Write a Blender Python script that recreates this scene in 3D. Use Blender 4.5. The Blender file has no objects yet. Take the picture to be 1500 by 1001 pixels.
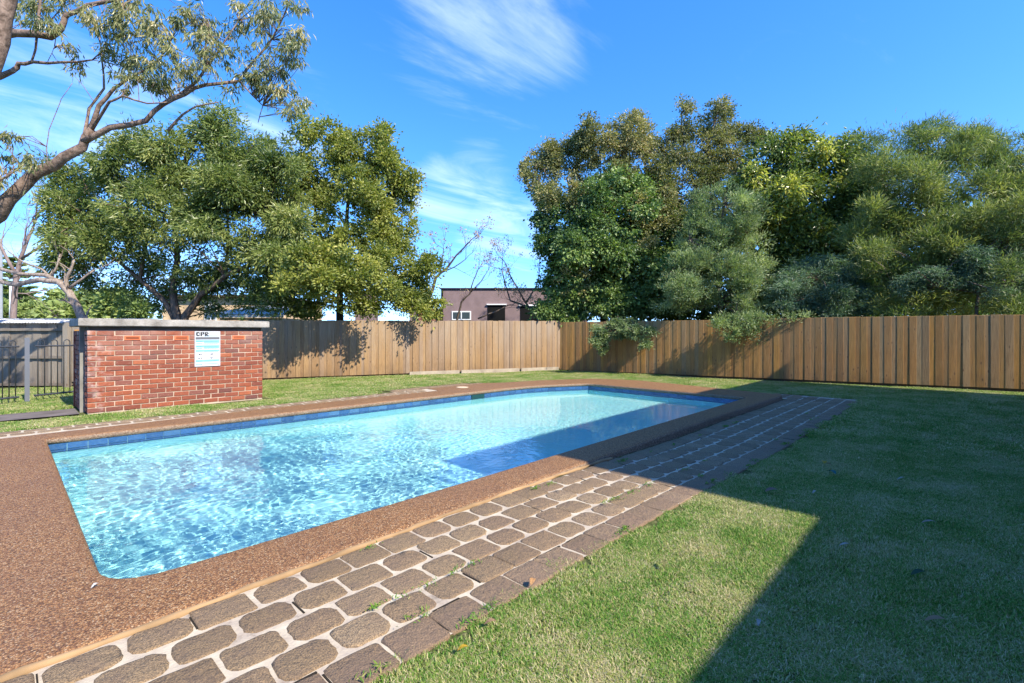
import bpy, bmesh, math, random
import numpy as np
from mathutils import Vector, Matrix, noise

random.seed(7); rng = np.random.default_rng(7)
S = bpy.context.scene
COL = S.collection
R = math.radians

# ------------------------------------------------------------------ camera, sky, sun
CA, SA = .7254, .688
_n = math.hypot(CA, SA); CA /= _n; SA /= _n
EYE = 1.32; FPX = 706.0
cam_d = bpy.data.cameras.new('camera'); cam = bpy.data.objects.new('camera', cam_d); COL.objects.link(cam)
cam.location = (0, 0, EYE); cam.rotation_euler = (R(90), 0, math.atan2(SA, CA) - R(90))
cam_d.sensor_width = 36; cam_d.lens = FPX / 1500 * 36; cam_d.shift_y = -11.5 / 1500
cam_d.clip_start = .05; cam_d.clip_end = 4000
S.camera = cam

SUN_EL = R(41); SUN_X, SUN_Y = .02, -1.0         # horizontal direction towards the sun
world = bpy.data.worlds.new('World'); S.world = world; world.use_nodes = True
wn = world.node_tree.nodes; wl = world.node_tree.links; wn.clear()
sky = wn.new('ShaderNodeTexSky'); sky.sky_type = 'NISHITA'; sky.sun_disc = False
sky.sun_elevation = SUN_EL; sky.sun_rotation = math.atan2(SUN_X, SUN_Y)
sky.altitude = 0; sky.air_density = 1.0; sky.dust_density = .25; sky.ozone_density = 3.0
hs = wn.new('ShaderNodeHueSaturation'); hs.inputs['Saturation'].default_value = 1.30; hs.inputs['Value'].default_value = .98
tn_ = wn.new('ShaderNodeMix'); tn_.data_type = 'RGBA'; tn_.blend_type = 'MULTIPLY'; tn_.inputs[0].default_value = 1; wl.new(sky.outputs[0], tn_.inputs[6]); tn_.inputs[7].default_value = (1.01, .965, 1.05, 1); wl.new(tn_.outputs[2], hs.inputs['Color'])
# the gradient is read a little higher up so that the skyline stays a clear pale blue
tcs = wn.new('ShaderNodeTexCoord'); ss_ = wn.new('ShaderNodeSeparateXYZ'); wl.new(tcs.outputs['Generated'], ss_.inputs[0])
rz_ = wn.new('ShaderNodeMapRange'); wl.new(ss_.outputs['Z'], rz_.inputs[0]); rz_.inputs[1].default_value = 0; rz_.inputs[2].default_value = 1; rz_.inputs[3].default_value = .09; rz_.inputs[4].default_value = 1.15
cs_ = wn.new('ShaderNodeCombineXYZ'); wl.new(ss_.outputs['X'], cs_.inputs[0]); wl.new(ss_.outputs['Y'], cs_.inputs[1]); wl.new(rz_.outputs[0], cs_.inputs[2])
nn_ = wn.new('ShaderNodeVectorMath'); nn_.operation = 'NORMALIZE'; wl.new(cs_.outputs[0], nn_.inputs[0]); wl.new(nn_.outputs[0], sky.inputs['Vector'])
# thin cirrus: noise over the direction projected on a cloud plane
tc = wn.new('ShaderNodeTexCoord'); sep = wn.new('ShaderNodeSeparateXYZ'); wl.new(tc.outputs['Generated'], sep.inputs[0])
zc = wn.new('ShaderNodeMath'); zc.operation = 'MAXIMUM'; wl.new(sep.outputs['Z'], zc.inputs[0]); zc.inputs[1].default_value = .03
za = wn.new('ShaderNodeMath'); za.operation = 'ADD'; wl.new(zc.outputs[0], za.inputs[0]); za.inputs[1].default_value = .08
vd = wn.new('ShaderNodeVectorMath'); vd.operation = 'DIVIDE'; wl.new(tc.outputs['Generated'], vd.inputs[0])
cmb = wn.new('ShaderNodeCombineXYZ'); [wl.new(za.outputs[0], cmb.inputs[i]) for i in range(3)]; wl.new(cmb.outputs[0], vd.inputs[1])
mp = wn.new('ShaderNodeMapping'); wl.new(vd.outputs[0], mp.inputs[0])
mp.inputs['Rotation'].default_value = (0, 0, R(52)); mp.inputs['Scale'].default_value = (.55, 1.7, 0); mp.inputs['Location'].default_value = (1.9, .35, 0)
nz = wn.new('ShaderNodeTexNoise'); wl.new(mp.outputs[0], nz.inputs['Vector'])
nz.inputs['Scale'].default_value = 1.15; nz.inputs['Detail'].default_value = 9; nz.inputs['Roughness'].default_value = .62; nz.inputs['Distortion'].default_value = .9
blobs = [((690, -10), .03, .95), ((740, 40), .02, .8), ((620, 15), .015, .6), ((655, 286), .006, 1.0), ((715, 330), .006, .9), ((765, 335), .005, .9), ((640, 288), .004, .9), ((700, 272), .008, .8), ((30, 120), .03, .6), ((120, 165), .012, .6), ((440, 188), .008, .7), ((808, 62), .0016, .7), ((880, 35), .003, .4), ((790, 118), .001, .4), ((1900, 100), .03, .7), ((-700, 60), .03, .8), ((60, 440), .02, .9), ((250, 420), .02, .6)]
acc = None
for (bu, bv), wd, amp in blobs:
    dv = Vector(((bu - 750) / FPX * SA + CA, -(bu - 750) / FPX * CA + SA, (489 - bv) / FPX)).normalized()
    dt = wn.new('ShaderNodeVectorMath'); dt.operation = 'DOT_PRODUCT'; wl.new(tc.outputs['Generated'], dt.inputs[0]); dt.inputs[1].default_value = dv
    mr = wn.new('ShaderNodeMapRange'); mr.interpolation_type = 'SMOOTHSTEP'; wl.new(dt.outputs['Value'], mr.inputs[0]); mr.inputs[1].default_value = 1 - wd; mr.inputs[2].default_value = 1; mr.inputs[4].default_value = amp
    if acc is None: acc = mr.outputs[0]
    else:
        ad = wn.new('ShaderNodeMath'); ad.operation = 'MAXIMUM'; wl.new(acc, ad.inputs[0]); wl.new(mr.outputs[0], ad.inputs[1]); acc = ad.outputs[0]
thr = wn.new('ShaderNodeMath'); thr.operation = 'MULTIPLY_ADD'; wl.new(acc, thr.inputs[0]); thr.inputs[1].default_value = .27; wl.new(nz.outputs[0], thr.inputs[2])
cr = wn.new('ShaderNodeMapRange'); wl.new(thr.outputs[0], cr.inputs[0]); cr.inputs[1].default_value = .60; cr.inputs[2].default_value = .93
cr.interpolation_type = 'SMOOTHSTEP'; cr.inputs[4].default_value = .42
mxs = wn.new('ShaderNodeMix'); mxs.data_type = 'RGBA'; wl.new(cr.outputs[0], mxs.inputs[0]); wl.new(hs.outputs[0], mxs.inputs[6])
mxs.inputs[7].default_value = (3.6, 4.1, 5.0, 1)
bg = wn.new('ShaderNodeBackground'); bg.inputs['Strength'].default_value = .15; wl.new(mxs.outputs[2], bg.inputs['Color'])
wo = wn.new('ShaderNodeOutputWorld'); wl.new(bg.outputs[0], wo.inputs['Surface'])
world.cycles.sampling_method = 'AUTOMATIC'

sl = bpy.data.lights.new('sun', 'SUN'); sun = bpy.data.objects.new('sun', sl); COL.objects.link(sun)
sl.energy = 3.3; sl.angle = R(.5); sl.color = (1, .925, .78)
to_sun = Vector((SUN_X * math.cos(SUN_EL), SUN_Y * math.cos(SUN_EL), math.sin(SUN_EL)))
sun.rotation_euler = to_sun.to_track_quat('Z', 'Y').to_euler(); sun.location = to_sun * 60
S.view_settings.view_transform = 'Standard'; S.view_settings.look = 'None'; S.view_settings.gamma = 1
S.view_settings.exposure = 1.5; S.view_settings.use_curve_mapping = False
S.cycles.use_denoising = True; S.cycles.max_bounces = 8; S.cycles.transparent_max_bounces = 24
S.cycles.caustics_refractive = True; S.cycles.caustics_reflective = False; S.cycles.sample_clamp_indirect = 6
MNEE = True
if MNEE:
    sl.cycles.is_caustics_light = True

# ------------------------------------------------------------------ helpers
def cw(X, Z, z=0):                      # right / ahead of the camera -> world
    return Vector((X * SA + Z * CA, -X * CA + Z * SA, z))
def px(u, v, Z):                        # the place seen at u, v of the photograph, Z metres ahead
    return cw((u - 750) / FPX * Z, Z, EYE - (v - 489) / FPX * Z)
def sm(a, b, x):
    t = np.clip((x - a) / (b - a), 0, 1); return t * t * (3 - 2 * t)
def ground(x, y):
    a = sm(2.5, 7, x); b = sm(9.5, 5, y); return -.014 - .088 * a * b - .03 * sm(7, 13, x) * (1 - b)

def link(o, parent=None):
    COL.objects.link(o)
    if parent is not None: o.parent = parent
    return o
def mesh(name, verts, faces, mat=None, parent=None, smooth=False):
    me = bpy.data.meshes.new(name); me.from_pydata([tuple(v) for v in verts], [], faces); me.update()
    if mat: me.materials.append(mat)
    if smooth:
        for p in me.polygons: p.use_smooth = True
    return link(bpy.data.objects.new(name, me), parent)
def bobj(name, bm, mat=None, parent=None, smooth=False):
    me = bpy.data.meshes.new(name); bmesh.ops.recalc_face_normals(bm, faces=bm.faces); bm.to_mesh(me); bm.free()
    if mat: me.materials.append(mat)
    if smooth:
        for p in me.polygons: p.use_smooth = True
    return link(bpy.data.objects.new(name, me), parent)
def shared(name, me, parent=None, loc=(0, 0, 0), rz=0):
    o = bpy.data.objects.new(name, me); o.location = loc; o.rotation_euler = (0, 0, rz); return link(o, parent)
def empty(name, label, cat, loc=(0, 0, 0), rz=0, group=None):
    o = bpy.data.objects.new(name, None); o.location = loc; o.rotation_euler = (0, 0, rz); link(o)
    o['label'] = label; o['category'] = cat
    if group: o['group'] = group
    return o
def tag(o, label=None, cat=None, group=None, kind=None):
    for k, v in (('label', label), ('category', cat), ('group', group), ('kind', kind)):
        if v: o[k] = v
    return o
def box_bm(bm, x0, x1, y0, y1, z0, z1, M=None):
    vs = [bm.verts.new((x, y, z)) for z in (z0, z1) for y in (y0, y1) for x in (x0, x1)]
    if M is not None:
        for v in vs: v.co = M @ v.co
    for f in ((0, 1, 3, 2), (4, 6, 7, 5), (0, 4, 5, 1), (2, 3, 7, 6), (0, 2, 6, 4), (1, 5, 7, 3)):
        bm.faces.new([vs[i] for i in f])
    return vs
def box(name, x0, x1, y0, y1, z0, z1, mat, parent=None, bevel=0, M=None):
    bm = bmesh.new(); box_bm(bm, x0, x1, y0, y1, z0, z1, M)
    if bevel: bmesh.ops.bevel(bm, geom=list(bm.edges), offset=bevel, segments=1, affect='EDGES')
    return bobj(name, bm, mat, parent)
def tube_bm(bm, pts, rad, n=6, cap=True):
    pts = [Vector(p) for p in pts]
    if not isinstance(rad, (list, tuple)): rad = [rad] * len(pts)
    rings = []; up = Vector((.31, .17, .93))
    for i, p in enumerate(pts):
        d = (pts[min(i + 1, len(pts) - 1)] - pts[max(i - 1, 0)]).normalized()
        a = d.cross(up)
        if a.length < .05: a = d.cross(Vector((1, 0, 0)))
        a.normalize(); b = d.cross(a)
        rings.append([bm.verts.new(p + (a * math.cos(6.28318 * k / n) + b * math.sin(6.28318 * k / n)) * rad[i]) for k in range(n)])
    for r0, r1 in zip(rings, rings[1:]):
        for k in range(n): bm.faces.new((r0[k], r0[(k + 1) % n], r1[(k + 1) % n], r1[k]))
    if cap:
        bm.faces.new(rings[0][::-1]); bm.faces.new(rings[-1])

# ------------------------------------------------------------------ materials
class NT:
    def __init__(s, name, rough=.8, spec=.3):
        s.m = bpy.data.materials.new(name); s.m.use_nodes = True
        s.n = s.m.node_tree.nodes; s.l = s.m.node_tree.links
        s.b = s.n['Principled BSDF']; s.b.inputs['Roughness'].default_value = rough
        s.b.inputs['Specular IOR Level'].default_value = spec
        s.out = s.n['Material Output']
    def new(s, t, **kw):
        n = s.n.new(t)
        for k, v in kw.items(): setattr(n, k, v)
        return n
    def coord(s, kind='Object', rand=False):
        if kind == 'World': v = s.new('ShaderNodeNewGeometry').outputs['Position']
        else: v = s.new('ShaderNodeTexCoord').outputs[kind]
        if rand:
            oi = s.new('ShaderNodeObjectInfo'); mu = s.new('ShaderNodeMath', operation='MULTIPLY'); s.l.new(oi.outputs['Random'], mu.inputs[0]); mu.inputs[1].default_value = 91.7
            a = s.new('ShaderNodeVectorMath', operation='ADD'); s.l.new(v, a.inputs[0]); s.l.new(mu.outputs[0], a.inputs[1]); v = a.outputs[0]
        return v
    def scale(s, v, sc, rot=(0, 0, 0)):
        m = s.new('ShaderNodeMapping'); s.l.new(v, m.inputs[0]); m.inputs['Scale'].default_value = sc; m.inputs['Rotation'].default_value = rot; return m.outputs[0]
    def noise(s, v, sc, det=4, ro=.55, dist=0):
        n = s.new('ShaderNodeTexNoise'); s.l.new(v, n.inputs['Vector']); n.inputs['Scale'].default_value = sc; n.inputs['Detail'].default_value = det
        n.inputs['Roughness'].default_value = ro; n.inputs['Distortion'].default_value = dist; return n.outputs[0]
    def voro(s, v, sc, feat='F1', out='Distance'):
        n = s.new('ShaderNodeTexVoronoi', feature=feat); s.l.new(v, n.inputs['Vector']); n.inputs['Scale'].default_value = sc; return n.outputs[out]
    def mapr(s, v, a, b, c=0, d=1):
        n = s.new('ShaderNodeMapRange'); s.l.new(v, n.inputs[0])
        for i, x in enumerate((a, b, c, d)): n.inputs[i + 1].default_value = x
        return n.outputs[0]
    def ramp(s, v, stops):
        n = s.new('ShaderNodeValToRGB'); s.l.new(v, n.inputs[0]); e = n.color_ramp.elements
        while len(e) < len(stops): e.new(.5)
        for q, (p, c) in zip(e, stops): q.position = p; q.color = (*c, 1)
        return n.outputs[0]
    def mix(s, f, a, b, mode='MIX'):
        n = s.new('ShaderNodeMix', data_type='RGBA', blend_type=mode)
        for i, x in ((0, f), (6, a), (7, b)):
            if isinstance(x, (int, float)): n.inputs[i].default_value = x
            elif isinstance(x, tuple): n.inputs[i].default_value = (*x, 1)
            else: s.l.new(x, n.inputs[i])
        return n.outputs[2]
    def math(s, op, a, b=0):
        n = s.new('ShaderNodeMath', operation=op)
        for i, x in enumerate((a, b)):
            if isinstance(x, (int, float)): n.inputs[i].default_value = x
            else: s.l.new(x, n.inputs[i])
        return n.outputs[0]
    def rand(s): return s.new('ShaderNodeObjectInfo').outputs['Random']
    def color(s, c):
        if isinstance(c, tuple): s.b.inputs['Base Color'].default_value = (*c, 1)
        else: s.l.new(c, s.b.inputs['Base Color'])
    def bump(s, h, dist=.002, st=1):
        n = s.new('ShaderNodeBump'); s.l.new(h, n.inputs['Height']); n.inputs['Distance'].default_value = dist; n.inputs['Strength'].default_value = st
        s.l.new(n.outputs[0], s.b.inputs['Normal'])

def simple(name, c, rough=.7, spec=.3, var=.0, metal=0):
    t = NT(name, rough, spec); t.b.inputs['Metallic'].default_value = metal
    if var:
        n = t.noise(t.coord('World'), 3.1, 5); t.color(t.mix(t.mapr(n, .3, .7), tuple(x * (1 - var) for x in c), tuple(min(1, x * (1 + var)) for x in c)))
        t.bump(t.noise(t.coord('World'), 60, 3), .001)
    else: t.color(c)
    return t.m

def m_aggregate():
    t = NT('exposed_aggregate', .62, .35); p = t.coord('World')
    v = t.new('ShaderNodeTexVoronoi'); t.l.new(p, v.inputs['Vector']); v.inputs['Scale'].default_value = 135
    sp = t.new('ShaderNodeSeparateColor'); t.l.new(v.outputs['Color'], sp.inputs[0])
    c = t.ramp(sp.outputs[0], [(0, (.115, .052, .026)), (.3, (.25, .115, .044)), (.6, (.37, .175, .063)), (.85, (.46, .25, .10)), (1, (.57, .40, .235))])
    big = t.mapr(t.noise(p, 1.3, 5, .6), .3, .7)
    c = t.mix(t.math('MULTIPLY', big, .45), c, (.24, .125, .068))
    gap = t.mapr(v.outputs['Distance'], .35, .75, 1, .42)
    c = t.mix(1.0, c, t.mix(gap, (0, 0, 0), (1, 1, 1)), 'MULTIPLY')
    # grey worn bare matrix on the steep edges of the coping
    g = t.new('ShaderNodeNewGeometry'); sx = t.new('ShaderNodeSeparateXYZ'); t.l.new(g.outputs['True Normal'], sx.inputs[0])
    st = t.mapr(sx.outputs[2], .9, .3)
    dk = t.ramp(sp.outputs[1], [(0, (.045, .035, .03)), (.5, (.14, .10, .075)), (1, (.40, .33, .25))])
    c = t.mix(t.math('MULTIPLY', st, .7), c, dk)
    t.color(c); t.bump(t.math('SUBTRACT', 1, v.outputs['Distance']), .004, .9); return t.m
def m_paver():
    t = NT('cobble_paver', .85, .2); p = t.coord('Object', True)
    base = t.ramp(t.rand(), [(0, (.28, .185, .100)), (.35, (.39, .268, .148)), (.7, (.33, .215, .122)), (1, (.44, .31, .18))])
    n = t.mapr(t.noise(p, 150, 3, .7), .36, .62); c = t.mix(n, (.105, .078, .055), base)
    c = t.mix(t.mapr(t.noise(p, 260, 2, .6), .66, .74), c, (.42, .32, .24))
    c = t.mix(t.mapr(t.noise(p, 9, 4), .45, .75, 0, .5), c, (.185, .125, .090))
    # the row along the lawn is greyer and slightly darker
    sx = t.new('ShaderNodeSeparateXYZ'); t.l.new(t.coord('World'), sx.inputs[0])
    e = t.math('MULTIPLY', t.mapr(sx.outputs[1], 1.93, 1.80), .3); c = t.mix(e, c, (.19, .125, .098))
    t.color(c); t.bump(t.math('ADD', t.noise(p, 120, 4, .7), t.math('MULTIPLY', t.noise(p, 28, 3), 1.6)), .009, 1); return t.m
def m_mortar():
    t = NT('pale_mortar', .9, .15); p = t.coord('World')
    c = t.ramp(t.noise(p, 7, 6, .65), [(.25, (.16, .125, .09)), (.40, (.40, .325, .25)), (.55, (.49, .41, .30)), (.75, (.60, .53, .42))])
    t.color(c); t.bump(t.noise(p, 70, 4), .003); return t.m
def m_brick():
    t = NT('red_brick', .85, .2); p = t.coord('Object', True)
    base = t.ramp(t.rand(), [(0, (.17, .050, .032)), (.2, (.25, .072, .038)), (.42, (.30, .085, .040)), (.6, (.22, .064, .038)), (.75, (.35, .105, .046)), (.88, (.13, .052, .044)), (1, (.25, .095, .066))])
    c = t.mix(t.mapr(t.noise(p, 22, 5, .7), .35, .75, 0, .55), base, (.13, .045, .035))
    c = t.mix(t.mapr(t.noise(p, 60, 3, .7), .62, .72, 0, .7), c, (.50, .34, .25))
    w = t.coord('World'); sx = t.new('ShaderNodeSeparateXYZ'); t.l.new(w, sx.inputs[0])
    dust = t.math('MULTIPLY', t.mapr(sx.outputs[2], .75, 1.35), t.mapr(t.noise(w, 1.6, 5, .6), .38, .68))
    c = t.mix(t.math('MULTIPLY', dust, .62), c, (.36, .25, .21))
    corner = t.math('MULTIPLY', t.mapr(sx.outputs[0], 1.35, 1.0), t.mapr(t.noise(w, 7, 4, .6), .5, .68)); c = t.mix(t.math('MULTIPLY', corner, .6), c, (.52, .42, .38))
    t.color(c); t.bump(t.noise(p, 45, 5, .7), .006, .8); return t.m
def m_wood(name, stops, gray=(.22, .19, .16), gtop=(1.2, 1.9), gamt=.6, stain=None):
    t = NT(name, .82, .18); p = t.coord('Object', True)
    base = t.ramp(t.rand(), stops)
    gr = t.noise(t.scale(p, (1, 1, .045)), 75, 5, .65, .6)
    c = t.mix(t.mapr(gr, .3, .72), t.mix(.62, base, (.09, .05, .024)), base)
    kn = t.voro(t.scale(p, (3.4, 3.4, 1.5)), 2.3); c = t.mix(t.mapr(kn, .16, .06, 0, .85), c, (.10, .045, .02))
    arch = t.mapr(t.math('SINE', t.math('MULTIPLY', kn, 75)), .2, 1, 0, 1); arch = t.math('MULTIPLY', arch, t.mapr(kn, .5, .12, 0, .42)); c = t.mix(arch, c, t.mix(.55, c, (.46, .34, .22)))
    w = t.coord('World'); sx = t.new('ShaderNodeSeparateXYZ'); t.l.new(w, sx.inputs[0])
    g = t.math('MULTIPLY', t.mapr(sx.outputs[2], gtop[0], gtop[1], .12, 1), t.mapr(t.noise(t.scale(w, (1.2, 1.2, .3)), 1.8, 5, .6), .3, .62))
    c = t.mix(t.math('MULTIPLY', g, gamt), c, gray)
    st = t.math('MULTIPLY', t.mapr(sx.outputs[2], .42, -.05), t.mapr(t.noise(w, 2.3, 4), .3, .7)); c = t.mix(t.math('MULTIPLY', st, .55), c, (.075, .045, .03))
    t.color(c); t.bump(gr, .003, .7); return t.m
def m_foliage(name, cols, trans=.32, rough=.42):
    t = NT(name, rough, .45)
    a = t.new('ShaderNodeAttribute', attribute_name='tint'); sp = t.new('ShaderNodeSeparateColor'); t.l.new(a.outputs['Color'], sp.inputs[0])
    n = len(cols); c = t.ramp(sp.outputs[0], [(i / (n - 1), cols[i]) for i in range(n)])
    t.color(c)
    tr = t.new('ShaderNodeBsdfTranslucent'); t.l.new(t.mix(1, c, (1.5, 1.7, .7), 'MULTIPLY'), tr.inputs['Color'])
    ms = t.new('ShaderNodeMixShader'); ms.inputs[0].default_value = trans; t.l.new(t.b.outputs[0], ms.inputs[1]); t.l.new(tr.outputs[0], ms.inputs[2]); t.l.new(ms.outputs[0], t.out.inputs['Surface'])
    return t.m
def m_bark(name, a, b, sc=(6, 6, 1.2)):
    t = NT(name, .9, .15); p = t.coord('World'); n = t.noise(t.scale(p, sc), 3, 6, .65, .4)
    t.color(t.mix(t.mapr(n, .35, .65), a, b)); t.bump(n, .03, .7); return t.m
def m_grass():
    t = NT('grass_blade', .55, .25)
    a = t.new('ShaderNodeAttribute', attribute_name='tint'); sp = t.new('ShaderNodeSeparateColor'); t.l.new(a.outputs['Color'], sp.inputs[0])
    w = t.coord('World'); pat = t.mapr(t.noise(w, 1.4, 6, .68), .32, .68, -.27, .30)
    pat2 = t.mapr(t.noise(t.scale(w, (.5, 1.6, 1)), 2.7, 3, .5), .35, .65, -.08, .08)
    f = t.math('ADD', t.math('ADD', sp.outputs[0], pat), pat2)
    c = t.ramp(f, [(0, (.060, .19, .020)), (.30, (.125, .275, .034)), (.50, (.22, .325, .055)), (.68, (.37, .37, .12)), (.86, (.52, .46, .22)), (1, (.62, .53, .31))])
    t.color(c)
    tr = t.new('ShaderNodeBsdfTranslucent'); t.l.new(c, tr.inputs['Color'])
    ms = t.new('ShaderNodeMixShader'); ms.inputs[0].default_value = .3; t.l.new(t.b.outputs[0], ms.inputs[1]); t.l.new(tr.outputs[0], ms.inputs[2]); t.l.new(ms.outputs[0], t.out.inputs['Surface'])
    return t.m
def m_soil():
    t = NT('lawn_soil', .95, .1); p = t.coord('World'); n = t.noise(p, 40, 5, .7)
    t.color(t.ramp(n, [(.3, (.035, .040, .015)), (.5, (.085, .10, .03)), (.7, (.19, .17, .08))])); t.bump(n, .01); return t.m
def m_concrete(name='weathered_concrete', lo=(.16, .145, .125), hi=(.40, .37, .33)):
    t = NT(name, .9, .15); p = t.coord('World'); n = t.noise(p, 4, 8, .7)
    c = t.mix(t.mapr(n, .33, .66), lo, hi); c = t.mix(t.mapr(t.noise(p, 34, 4, .7), .6, .75, 0, .7), c, (.06, .055, .05))
    t.color(c); t.bump(t.noise(p, 40, 5, .7), .006); return t.m
def m_tile():
    t = NT('glazed_blue_tile', .15, .5)
    c = t.ramp(t.rand(), [(0, (.022, .075, .19)), (.45, (.035, .105, .25)), (.75, (.020, .060, .155)), (1, (.055, .14, .27))])
    c = t.mix(t.mapr(t.noise(t.coord('Object', True), 25, 4), .4, .7, 0, .35), c, (.09, .17, .27)); t.color(c); return t.m
def m_water():
    t = NT('pool_water', 0, .5)
    t.n.remove(t.b)
    g = t.new('ShaderNodeBsdfGlass'); g.inputs['IOR'].default_value = 1.333; g.inputs['Roughness'].default_value = 0; g.inputs['Color'].default_value = (.93, .985, 1, 1)
    t.l.new(g.outputs[0], t.out.inputs['Surface']); return t.m
def m_plaster():
    t = NT('pool_plaster', .8, .1); p = t.coord('World'); n = t.noise(p, 1.1, 5, .6)
    t.color(t.mix(t.mapr(n, .3, .7), (.40, .86, .85), (.50, .91, .90))); return t.m

M = dict(agg=m_aggregate(), paver=m_paver(), mortar=m_mortar(), brick=m_brick(), soil=m_soil(), conc=m_concrete(), grass=m_grass(), tile=m_tile(), water=m_water(), plaster=m_plaster(),
    bead=simple('sandy_sealant', (.31, .20, .105), .9, .15, .35),
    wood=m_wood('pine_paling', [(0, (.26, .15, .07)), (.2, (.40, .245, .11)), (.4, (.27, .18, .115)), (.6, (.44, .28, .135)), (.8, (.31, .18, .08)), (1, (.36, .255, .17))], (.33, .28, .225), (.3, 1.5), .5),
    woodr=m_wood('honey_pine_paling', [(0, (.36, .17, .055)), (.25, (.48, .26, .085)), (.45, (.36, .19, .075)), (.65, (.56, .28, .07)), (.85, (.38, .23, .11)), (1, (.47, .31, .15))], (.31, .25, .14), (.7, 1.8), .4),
    oldwood=m_wood('weathered_grey_paling', [(0, (.15, .13, .11)), (.5, (.24, .21, .175)), (1, (.30, .26, .21))], (.28, .25, .21), (.0, 1.0), .6),
    rail=simple('dark_timber', (.085, .055, .035), .9, .1, .3),
    orange=simple('new_orange_timber', (.50, .24, .07), .8, .2, .2),
    black=simple('charcoal_powdercoat', (.045, .048, .055), .4, .4), post=simple('grey_powdercoat', (.12, .13, .15), .4, .4),
    white=simple('white_paint', (.78, .78, .78), .5, .3), ink=simple('black_ink', (.03, .03, .035), .6, .2), headgrey=simple('dark_grey_ink', (.12, .12, .13), .6, .2),
    paleblue=simple('pale_blue_ink', (.20, .42, .58), .6, .2), blueink=simple('blue_ink', (.12, .30, .50), .6, .2),
    terra=simple('terracotta', (.50, .135, .055), .75, .25, .15), dark=simple('dark_void', (.012, .012, .012), .95, .05),
    purple=simple('purple_brown_render', (.22, .158, .155), .9, .1, .12), cream=simple('sandstone_wall', (.52, .37, .22), .9, .1, .3), metalroof=simple('pale_metal_roof', (.26, .27, .27), .5, .4, .1),
    glass=simple('window_glass', (.05, .07, .08), .08, .6), greyconc=simple('grey_path_concrete', (.15, .125, .115), .9, .1, .3), redwall=simple('red_brown_wall', (.26, .12, .08), .9, .1, .3))

# ------------------------------------------------------------------ ground
def grid_sheet(name, x0, x1, y0, y1, n, m, mat, fz):
    xs = np.linspace(x0, x1, n + 1); ys = np.linspace(y0, y1, m + 1)
    V = [(x, y, float(fz(x, y))) for y in ys for x in xs]
    F = [(j * (n + 1) + i, j * (n + 1) + i + 1, (j + 1) * (n + 1) + i + 1, (j + 1) * (n + 1) + i) for j in range(m) for i in range(n)]
    return V, F
# pool outlines ------------------------------------------------------
def rounded(pts, rad, n=6):
    out = []; N = len(pts)
    for i, p in enumerate(pts):
        r = rad.get(i, 0)
        if not r: out.append(Vector((*p, 0))); continue
        P = Vector((*p, 0)); A = Vector((*pts[i - 1], 0)); B = Vector((*pts[(i + 1) % N], 0))
        a = P + (A - P).normalized() * r; b = P + (B - P).normalized() * r
        for k in range(n + 1):
            t = k / n; out.append(a * (1 - t) ** 2 + P * 2 * t * (1 - t) + b * t * t)
    return out
INNER = rounded([(.37, 3.27), (3, 3.28), (6, 3.32), (10.65, 3.36), (10.70, 5.3), (10.72, 7.36), (9.7, 7.90), (9.1, 8.08), (8.5, 8.15), (7.5, 8.19), (4, 8.30), (.37, 8.38)], {0: .30, 3: .10})
OUTER = rounded([(-.7, 2.70), (.2, 2.71), (1.2, 2.755), (4.3, 2.86), (7.65, 2.93), (11.62, 2.91), (11.85, 4.1), (12.15, 5.5), (12.4, 6.9), (11.95, 8.05), (10.5, 8.85), (9.3, 9.15), (8.8, 9.42), (7.02, 9.5), (6.98, 8.97), (3.3, 9.03), (1.4, 8.94), (-.7, 8.84)], {5: .14, 8: .3, 9: .4})
def offset_loop(L, d):
    out = []; N = len(L)
    for i in range(N):
        e = (L[(i + 1) % N] - L[i - 1]); e.normalize(); out.append(L[i] + Vector((-e.y, e.x, 0)) * d)
    return out
def inside(poly, x, y):
    x = np.asarray(x); y = np.asarray(y); r = np.zeros(x.shape, bool); N = len(poly)
    for i in range(N):
        a, b = poly[i - 1], poly[i]
        if abs(a.y - b.y) < 1e-9: continue
        r ^= ((a.y > y) != (b.y > y)) & (x < (b.x - a.x) * (y - a.y) / (b.y - a.y) + a.x)
    return r
def subdivide(L, step):
    out = []
    for i in range(len(L)):
        a, b = L[i], L[(i + 1) % len(L)]; n = max(1, int((b - a).length / step))
        out += [a + (b - a) * k / n for k in range(n)]
    return out
INN = subdivide(INNER, .25); OUT = subdivide(OUTER, .25)

# lawn soil sheet with the pool cut out
def lawn_base():
    bm = bmesh.new()
    xs = sorted(set([-400, -120, -40, -14] + list(np.arange(-6, 26.1, .5)) + [40, 90, 200, 600])); ys = sorted(set([-300, -80, -20] + list(np.arange(-6, 26.1, .5)) + [45, 100, 250, 700]))
    V = {}
    def v(i, j):
        if (i, j) not in V:
            x, y = xs[i], ys[j]; V[i, j] = bm.verts.new((x, y, float(ground(np.float64(x), np.float64(y))) - .012))
        return V[i, j]
    for i in range(len(xs) - 1):
        for j in range(len(ys) - 1):
            if 0 <= xs[i] and xs[i + 1] <= 11 and 3 <= ys[j] and ys[j + 1] <= 8.5: continue
            bm.faces.new((v(i, j), v(i + 1, j), v(i + 1, j + 1), v(i, j + 1)))
    return tag(bobj('ground', bm, M['soil']), kind='structure')
ground_o = lawn_base()

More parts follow.
